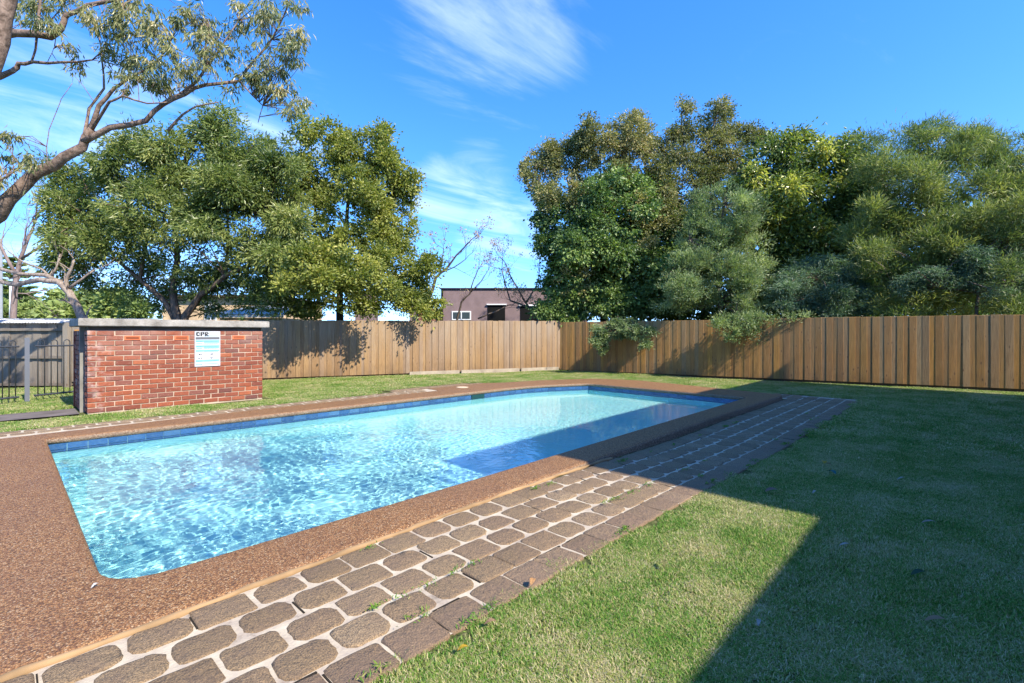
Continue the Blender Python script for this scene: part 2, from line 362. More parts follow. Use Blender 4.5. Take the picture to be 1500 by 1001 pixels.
# coping: ring with rounded lips -----------------------------------------
def coping():
    bm = bmesh.new()
    def loop(L, z): return [bm.verts.new((p.x, p.y, z)) for p in L]
    prof_o = [(.0, -.16), (.0, -.030), (-.008, -.012), (-.026, -.002), (-.06, 0)]     # outer edge
    prof_i = [(.0, -.072), (.0, -.030), (.010, -.010), (.03, -.001), (.06, 0)]
    LO = [loop(offset_loop(OUT, -d), z) for d, z in prof_o]
    LI = [loop(offset_loop(INN, -d), z) for d, z in prof_i]
    under = loop(offset_loop(INN, -.05), -.074)
    def band(a, b):
        n = len(a)
        for i in range(n): bm.faces.new((a[i], a[(i + 1) % n], b[(i + 1) % n], b[i]))
    for a, b in zip(LO, LO[1:]): band(a, b)
    for a, b in zip(LI, LI[1:]): band(a, b)
    band(under, LI[0])
    o, i = LO[-1], LI[-1]
    e = [bm.edges.get((o[k], o[(k + 1) % len(o)])) or bm.edges.new((o[k], o[(k + 1) % len(o)])) for k in range(len(o))]
    e += [bm.edges.get((i[k], i[(k + 1) % len(i)])) or bm.edges.new((i[k], i[(k + 1) % len(i)])) for k in range(len(i))]
    bmesh.ops.triangle_fill(bm, use_beauty=True, edges=e, use_dissolve=False)
    for f in bm.faces: f.smooth = True
    return bobj('pool_coping', bm, M['agg'])
cop = tag(coping(), kind='structure'); cop['kind'] = 'structure'
for p in cop.data.polygons: p.use_smooth = True

# pool shell --------------------------------------------------------------
WZ = -.175; FLOOR = -1.05
def shell():
    bm = bmesh.new(); L = offset_loop(INN, -.02)
    # INN runs anticlockwise, so a positive offset goes inwards; the wall stands 2 cm behind the coping lip
    zs = [-.073, -.8, -.98, FLOOR]; ins = [0, 0, .06, .25]
    rings = [[bm.verts.new((p.x, p.y, z)) for p in offset_loop(L, d)] for z, d in zip(zs, ins)]
    for a, b in zip(rings, rings[1:]):
        n = len(a)
        for i in range(n): bm.faces.new((a[i], a[(i + 1) % n], b[(i + 1) % n], b[i]))
    bm.faces.new(rings[-1])
    bmesh.ops.triangulate(bm, faces=[f for f in bm.faces if len(f.verts) > 4])
    bmesh.ops.recalc_face_normals(bm, faces=bm.faces)
    o = bobj('pool_shell', bm, M['plaster']); return o
sh = tag(shell(), kind='structure')
sh.cycles.is_caustics_receiver = True if MNEE else False

# waterline tiles
def tiles():
    L = offset_loop(INNER, -.018); N = len(L); meshes = {}
    rest = bmesh.new(); cnt = 0
    for i in range(N):
        a, b = L[i], L[(i + 1) % N]; d = b - a; ln = d.length
        n = max(1, round(ln / .2)); w = ln / n; d.normalize(); nin = Vector((-d.y, d.x, 0))
        far = (nin.y < -.3 and a.y > 6) or (nin.x < -.5 and a.x > 8)
        for k in range(n):
            for row in range(2):
                z1 = -.076 - row * .079; z0 = z1 - .075
                rz = math.atan2(d.y, d.x); c = a + d * (k + .5) * w
                if far and row == 0:
                    key = round(w, 3)
                    if key not in meshes:
                        t = box('tile', -w / 2 + .0015, w / 2 - .0015, 0, .008, -.075, 0, M['tile'], None, .0015); meshes[key] = t.data; bpy.data.objects.remove(t)
                    shared('tile', meshes[key], sh, (c.x, c.y, z1), rz); cnt += 1
                else:
                    Mx = Matrix.Translation((c.x, c.y, z1)) @ Matrix.Rotation(rz, 4, 'Z'); box_bm(rest, -w / 2 + .0015, w / 2 - .0015, 0, .008, -.075, 0, Mx)
    o = bobj('lower_tile_course', rest, M['tile'], sh); o['kind'] = 'stuff'
tiles()
# skimmer opening in the far wall
skim = box('skimmer_mouth', -.19, .19, -.02, .012, -.09, 0, simple('dark_green_plastic', (.010, .045, .045), .3, .4), sh); skim.location = (7.5, 8.195, -.078); skim.rotation_euler = (0, 0, R(180) + math.atan2(-.11, 3.5))

# water: rippled sheet
def water():
    dx = .016
    xs = np.arange(.30, 10.80, dx); ys = np.arange(3.20, 8.45, dx); X, Y = np.meshgrid(xs, ys)
    r = np.random.default_rng(3); Z = np.zeros_like(X)
    # warp the phase so that crests are broken up
    wx = .10 * np.sin(1.7 * X + 2.3 * Y + 1) + .07 * np.sin(3.9 * X - 2.9 * Y) ; wy = .10 * np.sin(2.1 * X - 1.6 * Y + 2) + .07 * np.sin(-3.1 * X - 4.3 * Y)
    Xw, Yw = X + wx, Y + wy
    for lam, slope, k in ((.9, .005, 6), (.45, .008, 10), (.22, .013, 14), (.12, .020, 20), (.065, .027, 30)):
        for _ in range(k):
            th = r.normal(1.9, .95); l = lam * r.uniform(.75, 1.3); q = 2 * math.pi / l
            Z += slope / q * math.sqrt(2 / k) * np.sin(q * (Xw * math.cos(th) + Yw * math.sin(th)) + r.uniform(0, 6.28))
    calm = .30 + .70 * (1 - sm(3.2, 7.0, X + .25 * (Y - 3.3)))
    calm = np.maximum(calm, .8 * np.exp(-((X - 3.9) ** 2 + (Y - 3.6) ** 2) / 1.2))
    calm *= .92 + .12 * np.sin(1.3 * X + .8 * Y + 2) * np.sin(1.1 * Y - .9 * X)
    Z = WZ + Z * calm
    keep = inside(offset_loop(INN, -.03), X, Y)
    idx = -np.ones(X.shape, int); idx[keep] = np.arange(keep.sum())
    a, b, c, d = idx[:-1, :-1], idx[:-1, 1:], idx[1:, 1:], idx[1:, :-1]
    ok = (a >= 0) & (b >= 0) & (c >= 0) & (d >= 0); F = np.stack([a[ok], b[ok], c[ok], d[ok]], 1)
    V = np.stack([X[keep], Y[keep], Z[keep]], 1)
    return np_mesh('water', V, F, M['water'], smooth=True)
def np_mesh(name, V, F, mat, parent=None, smooth=False, tint=None):
    me = bpy.data.meshes.new(name); nv, nf, k = len(V), len(F), F.shape[1]
    me.vertices.add(nv); me.vertices.foreach_set('co', V.astype(np.float32).ravel())
    me.loops.add(nf * k); me.loops.foreach_set('vertex_index', F.astype(np.int32).ravel())
    me.polygons.add(nf); me.polygons.foreach_set('loop_start', np.arange(0, nf * k, k, dtype=np.int32))
    me.polygons.foreach_set('loop_total', np.full(nf, k, np.int32))
    me.polygons.foreach_set('use_smooth', np.full(nf, smooth, bool))
    if tint is not None:
        a = me.attributes.new('tint', 'FLOAT_COLOR', 'POINT'); col = np.ones((nv, 4), np.float32); col[:, 0] = tint; a.data.foreach_set('color', col.ravel())
    me.update(calc_edges=True); me.validate()
    if mat: me.materials.append(mat)
    return link(bpy.data.objects.new(name, me), parent)
wat = tag(water(), kind='structure')
if MNEE: wat.cycles.is_caustics_caster = True

# --------------------------------------------------- building behind the viewpoint (casts the big shadow)
def block_building():
    b = empty('apartment_block', 'red brick apartment block behind the viewpoint casting its stepped shadow on the lawn', 'building', (0, 0, 0))
    box('wall', 4.28, 16.1, -14, -3.0, -.12, 6.45, M['brick'], b); box('lower_wall', -14, 4.277, -14, -3.0, -.12, 3.28, M['brick'], b)
    for x in (6, 9.5, 13):
        for z in (1.0, 4.0):
            w = box('window', x - .8, x + .8, -3.03, -2.995, z, z + 1.3, M['white'], b); box('pane', x - .74, x + .74, -2.994, -2.985, z + .06, z + 1.24, M['glass'], w)
    for x in (-9, -5, -1):
        w = box('window', x - .8, x + .8, -3.03, -2.995, 1, 2.3, M['white'], b); box('pane', x - .74, x + .74, -2.994, -2.985, 1.06, 2.24, M['glass'], w)
block_building()
# ------------------------------------------------------------------ cobble path along the pool
def cobble_mesh(L, W, seed, rc=.045, irr=.0035, H=.05):
    r = random.Random(seed); pts = []
    def arc(x, y, sx, sy, c):
        return [(x - sx * c * (1 - math.sin(q)), y - sy * c * .8 * (1 - math.cos(q))) for q in (0, .5, 1.05, 1.57)]
    for sx, sy in ((-1, -1), (1, -1), (1, 1), (-1, 1)): pts += arc(sx * L / 2, sy * W / 2, sx, sy, rc * r.uniform(.6, 1.5))
    for q in (-.22, .05, .27): pts += [(q * L, -W / 2), (q * L, W / 2)]
    for q in (-.1, .15): pts += [(-L / 2, q * W), (L / 2, q * W)]
    pts = sorted(pts, key=lambda p: math.atan2(p[1] / W, p[0] / L))
    pts = [(x + r.uniform(-irr, irr), y + r.uniform(-irr, irr)) for x, y in pts]
    V = []; n = len(pts)
    for sc, z in ((1.0, -H), (1.0, -.010), (.965, -.002), (.88, 0)):
        for x, y in pts: V.append((x * sc if sc < 1 else x, y * (sc if sc == 1 else 1 - (1 - sc) * L / W * .8), z + r.uniform(-.0012, .0012)))
    V.append((0, 0, .0015)); F = []
    for k in range(3):
        for i in range(n): F.append((k * n + i, k * n + (i + 1) % n, (k + 1) * n + (i + 1) % n, (k + 1) * n + i))
    for i in range(n): F.append((3 * n + i, 3 * n + (i + 1) % n, 4 * n))
    me = bpy.data.meshes.new('paver'); me.from_pydata(V, [], F); me.materials.append(M['paver']); me.update(); 
    for p in me.polygons: p.use_smooth = True
    return me
PITCH_S, PITCH_T, T0 = .257, .2065, 1.66
def sheet(name, x0, x1, y0, y1, nx, ny, mat, dz, parent=None):
    V, F = grid_sheet(name, x0, x1, y0, y1, nx, ny, mat, lambda x, y: float(ground(np.float64(x), np.float64(y))) + dz)
    return mesh(name, V, F, mat, parent, smooth=True)
path = sheet('cobble_path', -.75, 12.62, T0 + .012, 2.80, 60, 6, M['mortar'], -.003); path['kind'] = 'structure'
pv = [cobble_mesh(.236, .186, i, rc=.052) for i in range(10)]; pvt = [cobble_mesh(.249, .199, 40 + i, rc=.028, irr=.003) for i in range(5)]
r_ = random.Random(5)
for row in range(5):
    for k in range(-8, 46):
        x = 1.245 + PITCH_S * (k + (0 if row % 2 == 0 else .5))
        if x < -.6 or x > 12.5: continue
        pt = (float(np.interp(x, [-.7, .2, 1.2, 4.3, 7.65, 13], [2.70, 2.71, 2.755, 2.86, 2.93, 2.93])) - .02 - T0) / 5.03; y = T0 + pt * (row + .5)
        tight = row == 0 or (row == 4 and r_.random() < .5) or r_.random() < .08
        me = (pvt if tight else pv)[r_.randrange(5 if tight else 10)]
        o = shared('paver', me, path, (x + r_.uniform(-.006, .006), y + r_.uniform(-.004, .004), float(ground(np.float64(x), np.float64(y))) + .004 + r_.uniform(-.002, .003)), r_.uniform(-.018, .018) + (math.pi if r_.random() < .5 else 0))
        o.scale.y = pt / PITCH_T; o.rotation_euler.x = r_.uniform(-.012, .012); o.rotation_euler.y = r_.uniform(-.010, .010)
# pavers turning the far corner
endp = sheet('far_cobble_patch', 11.75, 12.66, 2.72, 3.45, 4, 4, M['mortar'], -.004, None); endp['kind'] = 'structure'
for a in range(3):
    for b in range(3):
        x, y = 12.0 + a * .257, 2.86 + b * .2065
        if x < 12.6: shared('paver', pv[(a + b) % 5], endp, (x, y, float(ground(np.float64(x), np.float64(y))) + .004))
# dark strips laid in for unfilled gaps between some stones nearest the coping
gap = simple('dark_joint', (.030, .024, .018), .95, .1)
bm = bmesh.new()
for row in (3, 4, 0, 1):
    for k in range(-5, 46):
        if r_.random() > (.6, .1, 0, .2, .5)[row]: continue
        x = 1.245 + PITCH_S * (k + .5 + (0 if row % 2 == 0 else .5)); y = T0 + PITCH_T * (row + .5)
        if x > 12.4: continue
        h = float(ground(np.float64(x), np.float64(y))) + .0015
        w = r_.uniform(.0025, .005); box_bm(bm, x - w, x + w, y - r_.uniform(.05, .085), y + r_.uniform(.05, .085), h - .01, h)
for row in (0,):
    for k in range(-5, 48):
        x = 1.0 + PITCH_S * k; y = T0 + PITCH_T * (row + 1)
        if x > 12.4 or r_.random() < .3: continue
        h = float(ground(np.float64(x), np.float64(y))) + .0012; box_bm(bm, x - r_.uniform(.06, .12), x + r_.uniform(.06, .12), y - .006, y + .006, h - .01, h)
o = bobj('open_joint', bm, gap, path); o['kind'] = 'stuff'
# sandy sealant bead between coping and pavers
def bead():
    bm = bmesh.new(); pts = []; rad = []
    x = -.7
    while x < 4.6:
        yo = np.interp(x, [-.7, .2, 1.2, 4.3, 7.65], [2.70, 2.71, 2.755, 2.86, 2.93])
        z = float(ground(np.float64(x), np.float64(2.75))); pts.append((x, yo - .012 + .006 * math.sin(x * 9.1) + .004 * math.sin(x * 23), z + .002)); rad.append(.017 + .004 * math.sin(x * 13 + 1) + r_.uniform(-.002, .002)); x += .05
    tube_bm(bm, pts, rad, 8); o = bobj('sealant_bead', bm, M['bead'], path, True); o.scale.z = 1
bead()
# strip of the same stones on the far side, sunk to the lawn
fst = sheet('far_cobble_strip', -.75, 7.1, 8.80, 9.47, 30, 3, M['mortar'], .001); fst['kind'] = 'structure'
fst2 = sheet('skimmer_cobble_strip', 6.1, 9.0, 9.475, 9.98, 12, 3, M['soil'], .0005); fst2['kind'] = 'structure'
for row, y in enumerate((9.05, 9.10 + .17, 9.38)):
    if row == 0: continue
    for k in range(0, 34):
        x = -.6 + .257 * k + (.13 if row == 2 else 0)
        if x > 6.85: continue
        yy = 9.135 if row == 1 else 9.345
        shared('paver', pv[(k * 3 + row) % 10], fst, (x, yy, float(ground(np.float64(x), np.float64(yy))) + .006), r_.uniform(-.02, .02))
for row in range(3):
    for k in range(0, 17):
        x = 6.22 + .257 * k + (.13 if row % 2 else 0); yy = 9.57 + row * .2065
        if x > 9.0 - .35 * row or row > 1: continue
        shared('paver', pvt[(k + row) % 5], fst2, (x, yy, float(ground(np.float64(x), np.float64(yy))) + .006), r_.uniform(-.02, .02))

# skimmer lid and a brown access cover on the far coping
bm = bmesh.new(); tube_bm(bm, [(0, 0, 0), (0, 0, .006), (0, 0, .010)], [.135, .135, .125], 28)
lid = empty('skimmer_lid', 'round cream plastic skimmer lid set in the brown coping', 'lid', (7.74, 9.02, .0)); bobj('cover', bm, simple('cream_plastic', (.66, .50, .33), .5, .4), lid)
bm = bmesh.new()
for k in range(24):
    a = k / 24 * 6.28318; b = (k + 1) / 24 * 6.28318
    tube_bm(bm, [(math.cos(a) * .145, math.sin(a) * .145, .004), (math.cos(b) * .145, math.sin(b) * .145, .004)], .007, 5, False)
bobj('rim', bm, simple('cream_rim', (.50, .37, .25), .6, .3), lid)
# ------------------------------------------------------------------ brick enclosure
bw = empty('brick_pump_enclosure', 'red brick enclosure wall with concrete capping and terracotta vents', 'brick wall', (.94, 10.56, 0))
# world coordinates are relative to the empty
def bl(o): return o
CO = .086; BLN = .24
core = box('mortar_core', .012, 2.721, .012, .10, -.05, 1.375, simple('lime_mortar', (.40, .31, .235), .9, .15, .25), bw)
def brick_mesh(l, w, h, seed):
    r = random.Random(seed); bm = bmesh.new(); box_bm(bm, -l / 2, l / 2, 0, w, 0, h)
    bmesh.ops.bevel(bm, geom=list(bm.edges), offset=.006, segments=1, affect='EDGES')
    for v in bm.verts: v.co += Vector((r.uniform(-.003, .003), r.uniform(-.003, .003), r.uniform(-.003, .003)))
    me = bpy.data.meshes.new('brick'); bm.to_mesh(me); bm.free(); me.materials.append(M['brick']); return me
BM_ = [brick_mesh(.228, .105, .074, i) for i in range(6)]; BH = [brick_mesh(.108, .105, .074, 20 + i) for i in range(4)]; BQ = [brick_mesh(.150, .105, .074, 30 + i) for i in range(3)]
vents = {(14, 1.43), (14, 2.18), (14, 3.18)}
LEN = 2.733
for c in range(16):
    z = c * CO + .004; x = 0; first = True; off = c % 2
    xs = []
    if off: xs.append((0, .12))
    p = .12 if off else 0
    while p < LEN - .02:
        w = min(BLN, LEN - p)
        if LEN - p - w < .06 and LEN - p - w > 0: w = LEN - p
        xs.append((p, w)); p += w
    for (a, w) in xs:
        xc = a + w / 2; xw = .94 + xc
        isv = c == 14 and any(abs(xw - v) < .13 and w > .2 for v in (1.43, 2.18, 3.18))
        if isv: continue
        if w > .2: me = BM_[r_.randrange(6)]; sx = (w - .012) / .228
        elif w < .14: me = BH[r_.randrange(4)]; sx = (w - .012) / .108
        else: me = BQ[r_.randrange(3)]; sx = (w - .012) / .150
        o = shared('brick', me, bw, (xc + r_.uniform(-.002, .002), r_.uniform(-.004, .004), z + r_.uniform(-.002, .002)), r_.uniform(-.008, .008)); o.scale.x = sx
        if isv: pass
    if c == 14:
        for (a, w) in xs:
            xw = .94 + a + w / 2
            if any(abs(xw - v) < .13 and w > .2 for v in (1.43, 2.18, 3.18)):
                f = box('vent', a + .008, a + w - .008, -.006, .02, z, z + .074, M['terra'], bw)
                for q in (.022, .045): box('slot', a + .03, a + w - .03, -.009, -.0055, z + q, z + q + .009, M['dark'], f)
# return end of the front leaf, steel door post and side leaf
for c in range(16):
    z = c * CO + .004
    for yy, me in (((.27, BM_[c % 6]),) if c % 2 == 0 else ((.165, BH[c % 4]), (.30, BQ[c % 3]))):
        shared('brick', me, bw, (.105, yy, z), R(90))
post = box('door_post', -.05, .02, .44, .52, -.05, 1.44, simple('grey_weathered_post', (.20, .19, .165), .8, .2, .25), bw)
for c in range(16):
    z = c * CO + .004; off = .12 * (c % 2)
    for k in range(4):
        y = .46 + off + k * BLN
        shared('brick', BM_[(c + k) % 6], bw, (.06, y + .18, z), R(90))
box('side_core', -.03, .05, .53, 1.30, -.05, 1.37, M['rail'], bw)
box('back_leaf', -.06, LEN, 1.30, 1.40, -.05, 1.37, M['brick'], bw)
box('end_leaf', LEN - .11, LEN - .004, .12, 1.30, -.05, 1.37, M['brick'], bw)
# recessed band painted dark for the shade under the cap, and capping slab
box('cap_shade_band', .02, LEN - .02, .02, 1.36, 1.376, 1.443, simple('under_cap_shade', (.09, .085, .08), .95, .1, .3), bw)
def slab():
    bm = bmesh.new(); box_bm(bm, -.11, LEN + .10, -.09, 1.50, 1.444, 1.572)
    bmesh.ops.subdivide_edges(bm, edges=[e for e in bm.edges if abs(e.verts[0].co.x - e.verts[1].co.x) > 1], cuts=30)
    bmesh.ops.bevel(bm, geom=[e for e in bm.edges if e.is_boundary is False and len(e.link_faces) == 2 and e.calc_face_angle(0) > 1], offset=.010, segments=2, affect='EDGES')
    for v in bm.verts: v.co.z += noise.noise(v.co * 6) * .004; v.co.y += noise.noise(v.co * 9) * .004
    return bobj('capping_slab', bm, M['conc'], bw)
slab()
# CPR sign -------------------------------------------------------------
sg = empty('resuscitation_sign', 'white and pale blue CPR instruction sign screwed to the brick wall', 'sign', (2.466, 10.548, .700))
SWd, SHt = .425, .665
box('board', 0, SWd, 0, .006, 0, SHt, simple('sign_sheet', (.50, .52, .55), .45, .3), sg)
def bar(x0, x1, y0, y1, m, d=.0012, name='printed_band'):
    return box(name, x0 * SWd, x1 * SWd, -d, 0.0005 - d * .0, (1 - y1) * SHt, (1 - y0) * SHt, M[m], sg)
bar(.03, .97, .165, .235, 'headgrey')
bands = [(.25, .31), (.40, .46), (.53, .58), (.81, .87)]
for y0, y1 in bands: bar(.03, .97, y0, y1, 'paleblue')
bar(.35, .97, .31, .335, 'paleblue'); bar(.35, .97, .46, .485, 'paleblue')
GL = {'C': ('01110', '11111', '11001', '11000', '11001', '11111', '01110'), 'P': ('11111', '11011', '11011', '11111', '11000', '11000', '11000'), 'R': ('11110', '11011', '11011', '11110', '11100', '11110', '11011')}
for q, ch in enumerate('CPR'):                       # heavy block capitals
    bm = bmesh.new(); cw_, ch_ = .0125, .0110; x0, y0 = .022 + q * .072, SHt - .092
    for r__, line in enumerate(GL[ch]):
        k = 0
        while k < 5:
            if line[k] == '1':
                e = k
                while e + 1 < 5 and line[e + 1] == '1': e += 1
                box_bm(bm, x0 + k * cw_, x0 + (e + 1) * cw_, -.003, -.0005, y0 + (6 - r__) * ch_, y0 + (7 - r__) * ch_); k = e
            k += 1
    bobj('letter', bm, M['ink'], sg)
bm = bmesh.new(); rr = random.Random(2)
def dashes(bm, x0, x1, y, h):
    x = x0
    while x < x1:
        w = rr.uniform(.015, .05); box_bm(bm, x * SWd, min(x + w, x1) * SWd, -.0026, -.0012, (1 - y) * SHt, (1 - y) * SHt + h); x += w + .012
for y in (.12, .145): dashes(bm, .36, .92, y, .006)
for y in (.285, .30, .36, .375, .43, .445, .475, .50, .56, .575, .60, .845, .86, .93, .945): dashes(bm, .36, .9, y, .006)
o = bobj('small_print', bm, M['blueink'], sg); o['kind'] = 'stuff'
bm = bmesh.new()
for y in (.30, .365, .445, .505, .575, .86, .95): dashes(bm, .06, .30, y, .016)
o = bobj('heading_print', bm, M['blueink'], sg); o['kind'] = 'stuff'
bm = bmesh.new()
for (x, y) in ((.18, .66), (.25, .65), (.62, .655), (.68, .655), (.17, .77), (.26, .77), (.62, .765), (.68, .765)):
    for k in range(3): tube_bm(bm, [((x + rr.uniform(-.02, .02)) * SWd, -.0022, (1 - y + rr.uniform(-.012, .012)) * SHt), ((x + rr.uniform(-.03, .03)) * SWd, -.0022, (1 - y + rr.uniform(-.012, .012)) * SHt)], .007, 5)
o = bobj('printed_diagram', bm, M['ink'], sg); o['kind'] = 'stuff'
for x in (.05, .94):
    for y in (.03, .96): 
        bm = bmesh.new(); tube_bm(bm, [(x * SWd, 0, (1 - y) * SHt), (x * SWd, -.004, (1 - y) * SHt)], .007, 10); bobj('screw', bm, M['headgrey'], sg)
# grey path running left from the enclosure
pth = sheet('garden_path', -8, .86, 10.62, 11.45, 20, 3, M['greyconc'], .014); pth['kind'] = 'structure'

# ------------------------------------------------------------------ timber fences
def plank_mesh(w, h, d, seed, mat, name='paling', warp=.004):
    r = random.Random(seed); bm = bmesh.new(); box_bm(bm, -w / 2, w / 2, 0, d, 0, h)
    for v in bm.verts:
        v.co.y += r.uniform(-warp, warp)
        if v.co.z > h / 2: v.co.z += r.uniform(-.006, .004); v.co.x += r.uniform(-.004, .004)
    bmesh.ops.bevel(bm, geom=list(bm.edges), offset=.003, segments=1, affect='EDGES')
    me = bpy.data.meshes.new(name); bmesh.ops.recalc_face_normals(bm, faces=bm.faces); bm.to_mesh(me); bm.free(); me.materials.append(mat); return me
def fence(name, label, A, B, zb, zt, mats, pitch, seed, nz_=8, lap=.014, skip=None, zjit=.0, facing=1, step=None):
    """A, B: ends on the ground; palings on the side of the viewpoint"""
    A = Vector(A); B = Vector(B); d = (B - A); L = d.length; d.normalize(); n = int(L / pitch); pitch = L / n
    rz = math.atan2(d.y, d.x); f = empty(name, label, 'fence', (A.x, A.y, 0), rz)
    r = random.Random(seed); H = 1.70; ms = [plank_mesh(pitch + .022, H, .014, seed * 9 + i, mats) for i in range(nz_)]
    for i in range(n):
        u = (i + .5) / n; z0 = zb[0] + (zb[1] - zb[0]) * u; z1 = zt[0] + (zt[1] - zt[0]) * u
        if step and u > step[0]: z1 += step[1]
        y = -.004 if i % 2 else lap
        o = shared('paling', ms[r.randrange(nz_)], f, ((i + .5) * pitch, y * facing - .014, z0 + r.uniform(0, zjit)), r.uniform(-.02, .02))
        o.scale = (r.uniform(.90, 1.04) if i % 2 else r.uniform(.92, 1.04), 1, (z1 - z0 + r.uniform(-.008, .006)) / H); o.rotation_euler.y = r.uniform(-.002, .002)
    for z in (.35, .95, 1.5): box('rail', 0, L, .032, .075, z - .035, z + .035, M['rail'], f)
    k = 0
    while k * 2.4 < L: box('post', k * 2.4, k * 2.4 + .1, .078, .17, -.3, zt[0] - .06, M['rail'], f); k += 1
    return f, L, rz
C = cw(1.785, 18.0); LJ = cw(-11.0, 12.1); LE = cw(-16.5, 12.05); RE = cw(14.6, 10.50)
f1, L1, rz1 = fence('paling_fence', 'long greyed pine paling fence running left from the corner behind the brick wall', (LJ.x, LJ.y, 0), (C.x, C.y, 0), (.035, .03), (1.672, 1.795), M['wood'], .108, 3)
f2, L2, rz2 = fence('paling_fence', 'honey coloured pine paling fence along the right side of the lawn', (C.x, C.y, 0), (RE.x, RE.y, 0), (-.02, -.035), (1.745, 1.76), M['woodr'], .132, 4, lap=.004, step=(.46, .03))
# low plinth boards at the foot of the left fence near the corner, cover strips
for a, b in ((.60, .72), (.725, .88), (.885, .995)):
    box('plinth_board', a * L1, b * L1, -.045, -.022, -.07, .085, simple('pale_plinth', (.34, .28, .21), .9, .1, .3), f1)
box('plinth_board', 0, L1 * .6, .03, .05, -.2, .03, M['rail'], f1); box('plinth_board', 0, L2, .02, .05, -.3, 0, M['rail'], f2)
f3, L3, rz3 = fence('grey_paling_fence', 'old weathered grey paling fence behind the black pool railing', (LE.x, LE.y, 0), (LJ.x - .02, LJ.y, 0), (.03, .03), (1.60, 1.61), M['oldwood'], .19, 6, lap=.008)
for z in (.05, .73, 1.42): box('front_rail', 0, L3, -.075, -.03, z - .03, z + .035, M['oldwood'], f3)
box('gate_post', L3 - .10, L3 + .02, -.17, -.06, -.05, 1.60, M['oldwood'], f3)
g = cw(-10.75, 12.02); box('orange_board', L3 + .12, L3 + .26, -.09, -.055, .1, 1.42, M['orange'], f3); box('gate_panel', L3 + .02, L3 + .62, -.05, -.03, .12, 1.5, M['oldwood'], f3)
# wavy corrugated iron capping of the shed behind
def corrugated():
    bm = bmesh.new(); n = 240; V = []
    for i in range(n + 1):
        x = 6.6 * i / n; h = .012 * math.sin(i / n * 6.6 / .076 * 6.28318)
        V.append([bm.verts.new((x, y, 1.60 + h + (y * .09))) for y in (-.12, 1.6)])
    for a, b in zip(V, V[1:]): bm.faces.new((a[0], b[0], b[1], a[1]))
    bmesh.ops.solidify(bm, geom=list(bm.faces), thickness=.018)
    return bm
shed = empty('garden_shed', 'low shed with a wavy pale corrugated iron roof edge behind the old fence', 'shed', (LE.x, LE.y, 0), rz3)
bobj('roof', corrugated(), M['white'], shed); box('wall', .1, 6.3, .3, 1.5, -.1, 1.58, M['oldwood'], shed)

# black hoop-top pool fence
pf = empty('pool_railing', 'charcoal hoop top steel pool railing left of the brick wall', 'railing', (-.05, 13.2, 0), 0)
def railing(A, B, first_post):
    A = Vector(A); B = Vector(B); d = B - A; L = d.length; d.normalize(); n = int(L / .095); n -= n % 2; s = L / n
    def P(i, z): q = A + d * (i * s); return (q.x, q.y, z)
    for z in (.09, 1.07):
        bm = bmesh.new(); tube_bm(bm, [P(0, z), P(n, z)], .019, 6); bobj('rail', bm, M['black'], pf)
    for i in range(0, n, 2):
        bm = bmesh.new(); mid = (Vector(P(i + .5, 0)) + Vector(P(i + 1.5, 0))) / 2; pts = [P(i + .5, .06), P(i + .5, 1.14)]
        for k in range(1, 8):
            a = math.pi * k / 8; q = mid - d * (s / 2 * math.cos(a)); pts.append((q.x, q.y, 1.14 + s / 2 * math.sin(a)))
        pts += [P(i + 1.5, 1.14), P(i + 1.5, .06)]; tube_bm(bm, pts, .0095, 6); bobj('hoop', bm, M['black'], pf, True)
P0 = (.30, .21, 0)
railing((-3.6, -1.85, 0), (.25, .19, 0), True); railing((.47, .29, 0), (1.45, .78, 0), False)
box('post', .33, .40, .205, .275, -.05, 1.24, M['post'], pf)
bm = bmesh.new(); tube_bm(bm, [(-1.6, -.8, -.05), (-1.6, -.8, 1.22)], .035, 8); bobj('post', bm, M['post'], pf)

# ------------------------------------------------------------------ buildings beyond the fence
def bld(name, label, X0, X1, Z, z0, z1, mat, depth=5, roof=None, rh=0):
    b = empty(name, label, 'building', cw(X0, Z), math.atan2(-CA, SA))
    box('wall', 0, X1 - X0, 0, depth, z0, z1, mat, b)
    return b
# box x runs along the picture's right, y away from the camera
ub = lambda u, Z: (u - 750) / FPX * Z
vb = lambda v, Z: EYE - (v - 489) / FPX * Z
def hole(b, X0, u0, u1, v0, v1, Z, mat, frame=None, name='window', d=.02):
    w = box(name, ub(u0, Z) - X0, ub(u1, Z) - X0, -.05 if frame else -.02, .01, vb(v1, Z), vb(v0, Z), frame or mat, b)
    if frame: 
        bw_ = (u1 - u0) / FPX * Z; box('pane', ub(u0, Z) - X0 + .06, ub(u0, Z) - X0 + bw_ / 2 - .03, -.056, -.051, vb(v1, Z) + .06, vb(v0, Z) - .06, mat, w)
        box('pane', ub(u0, Z) - X0 + bw_ / 2 + .03, ub(u0, Z) - X0 + bw_ - .06, -.056, -.051, vb(v1, Z) + .06, vb(v0, Z) - .06, mat, w)
    return w
Z = 27; X0 = ub(646, Z); b = bld('purple_brown_house', 'low purple brown rendered house with flat roof behind the corner of the fences', X0, ub(860, Z), Z, -.5, vb(423, Z), M['purple'])
hole(b, X0, 662, 690, 456, 469, Z, M['glass'], M['white']); hole(b, X0, 714, 740, 447, 475, Z, M['dark'], name='doorway'); hole(b, X0, 762, 800, 448, 475, Z, M['dark'], name='doorway')
box('fascia', ub(713, Z) - X0, ub(742, Z) - X0, -.12, -.001, vb(447, Z), vb(445.5, Z), M['white'], b); box('fascia', ub(760, Z) - X0, ub(790, Z) - X0, -.12, -.001, vb(448.5, Z), vb(446.5, Z), M['white'], b)
box('parapet', -.1, 8.3, -.1, 5.05, vb(423, Z), vb(422.2, Z), M['rail'], b); box('downpipe', 0.02, .12, -.12, -.03, 0, vb(424, Z), M['dark'], b)
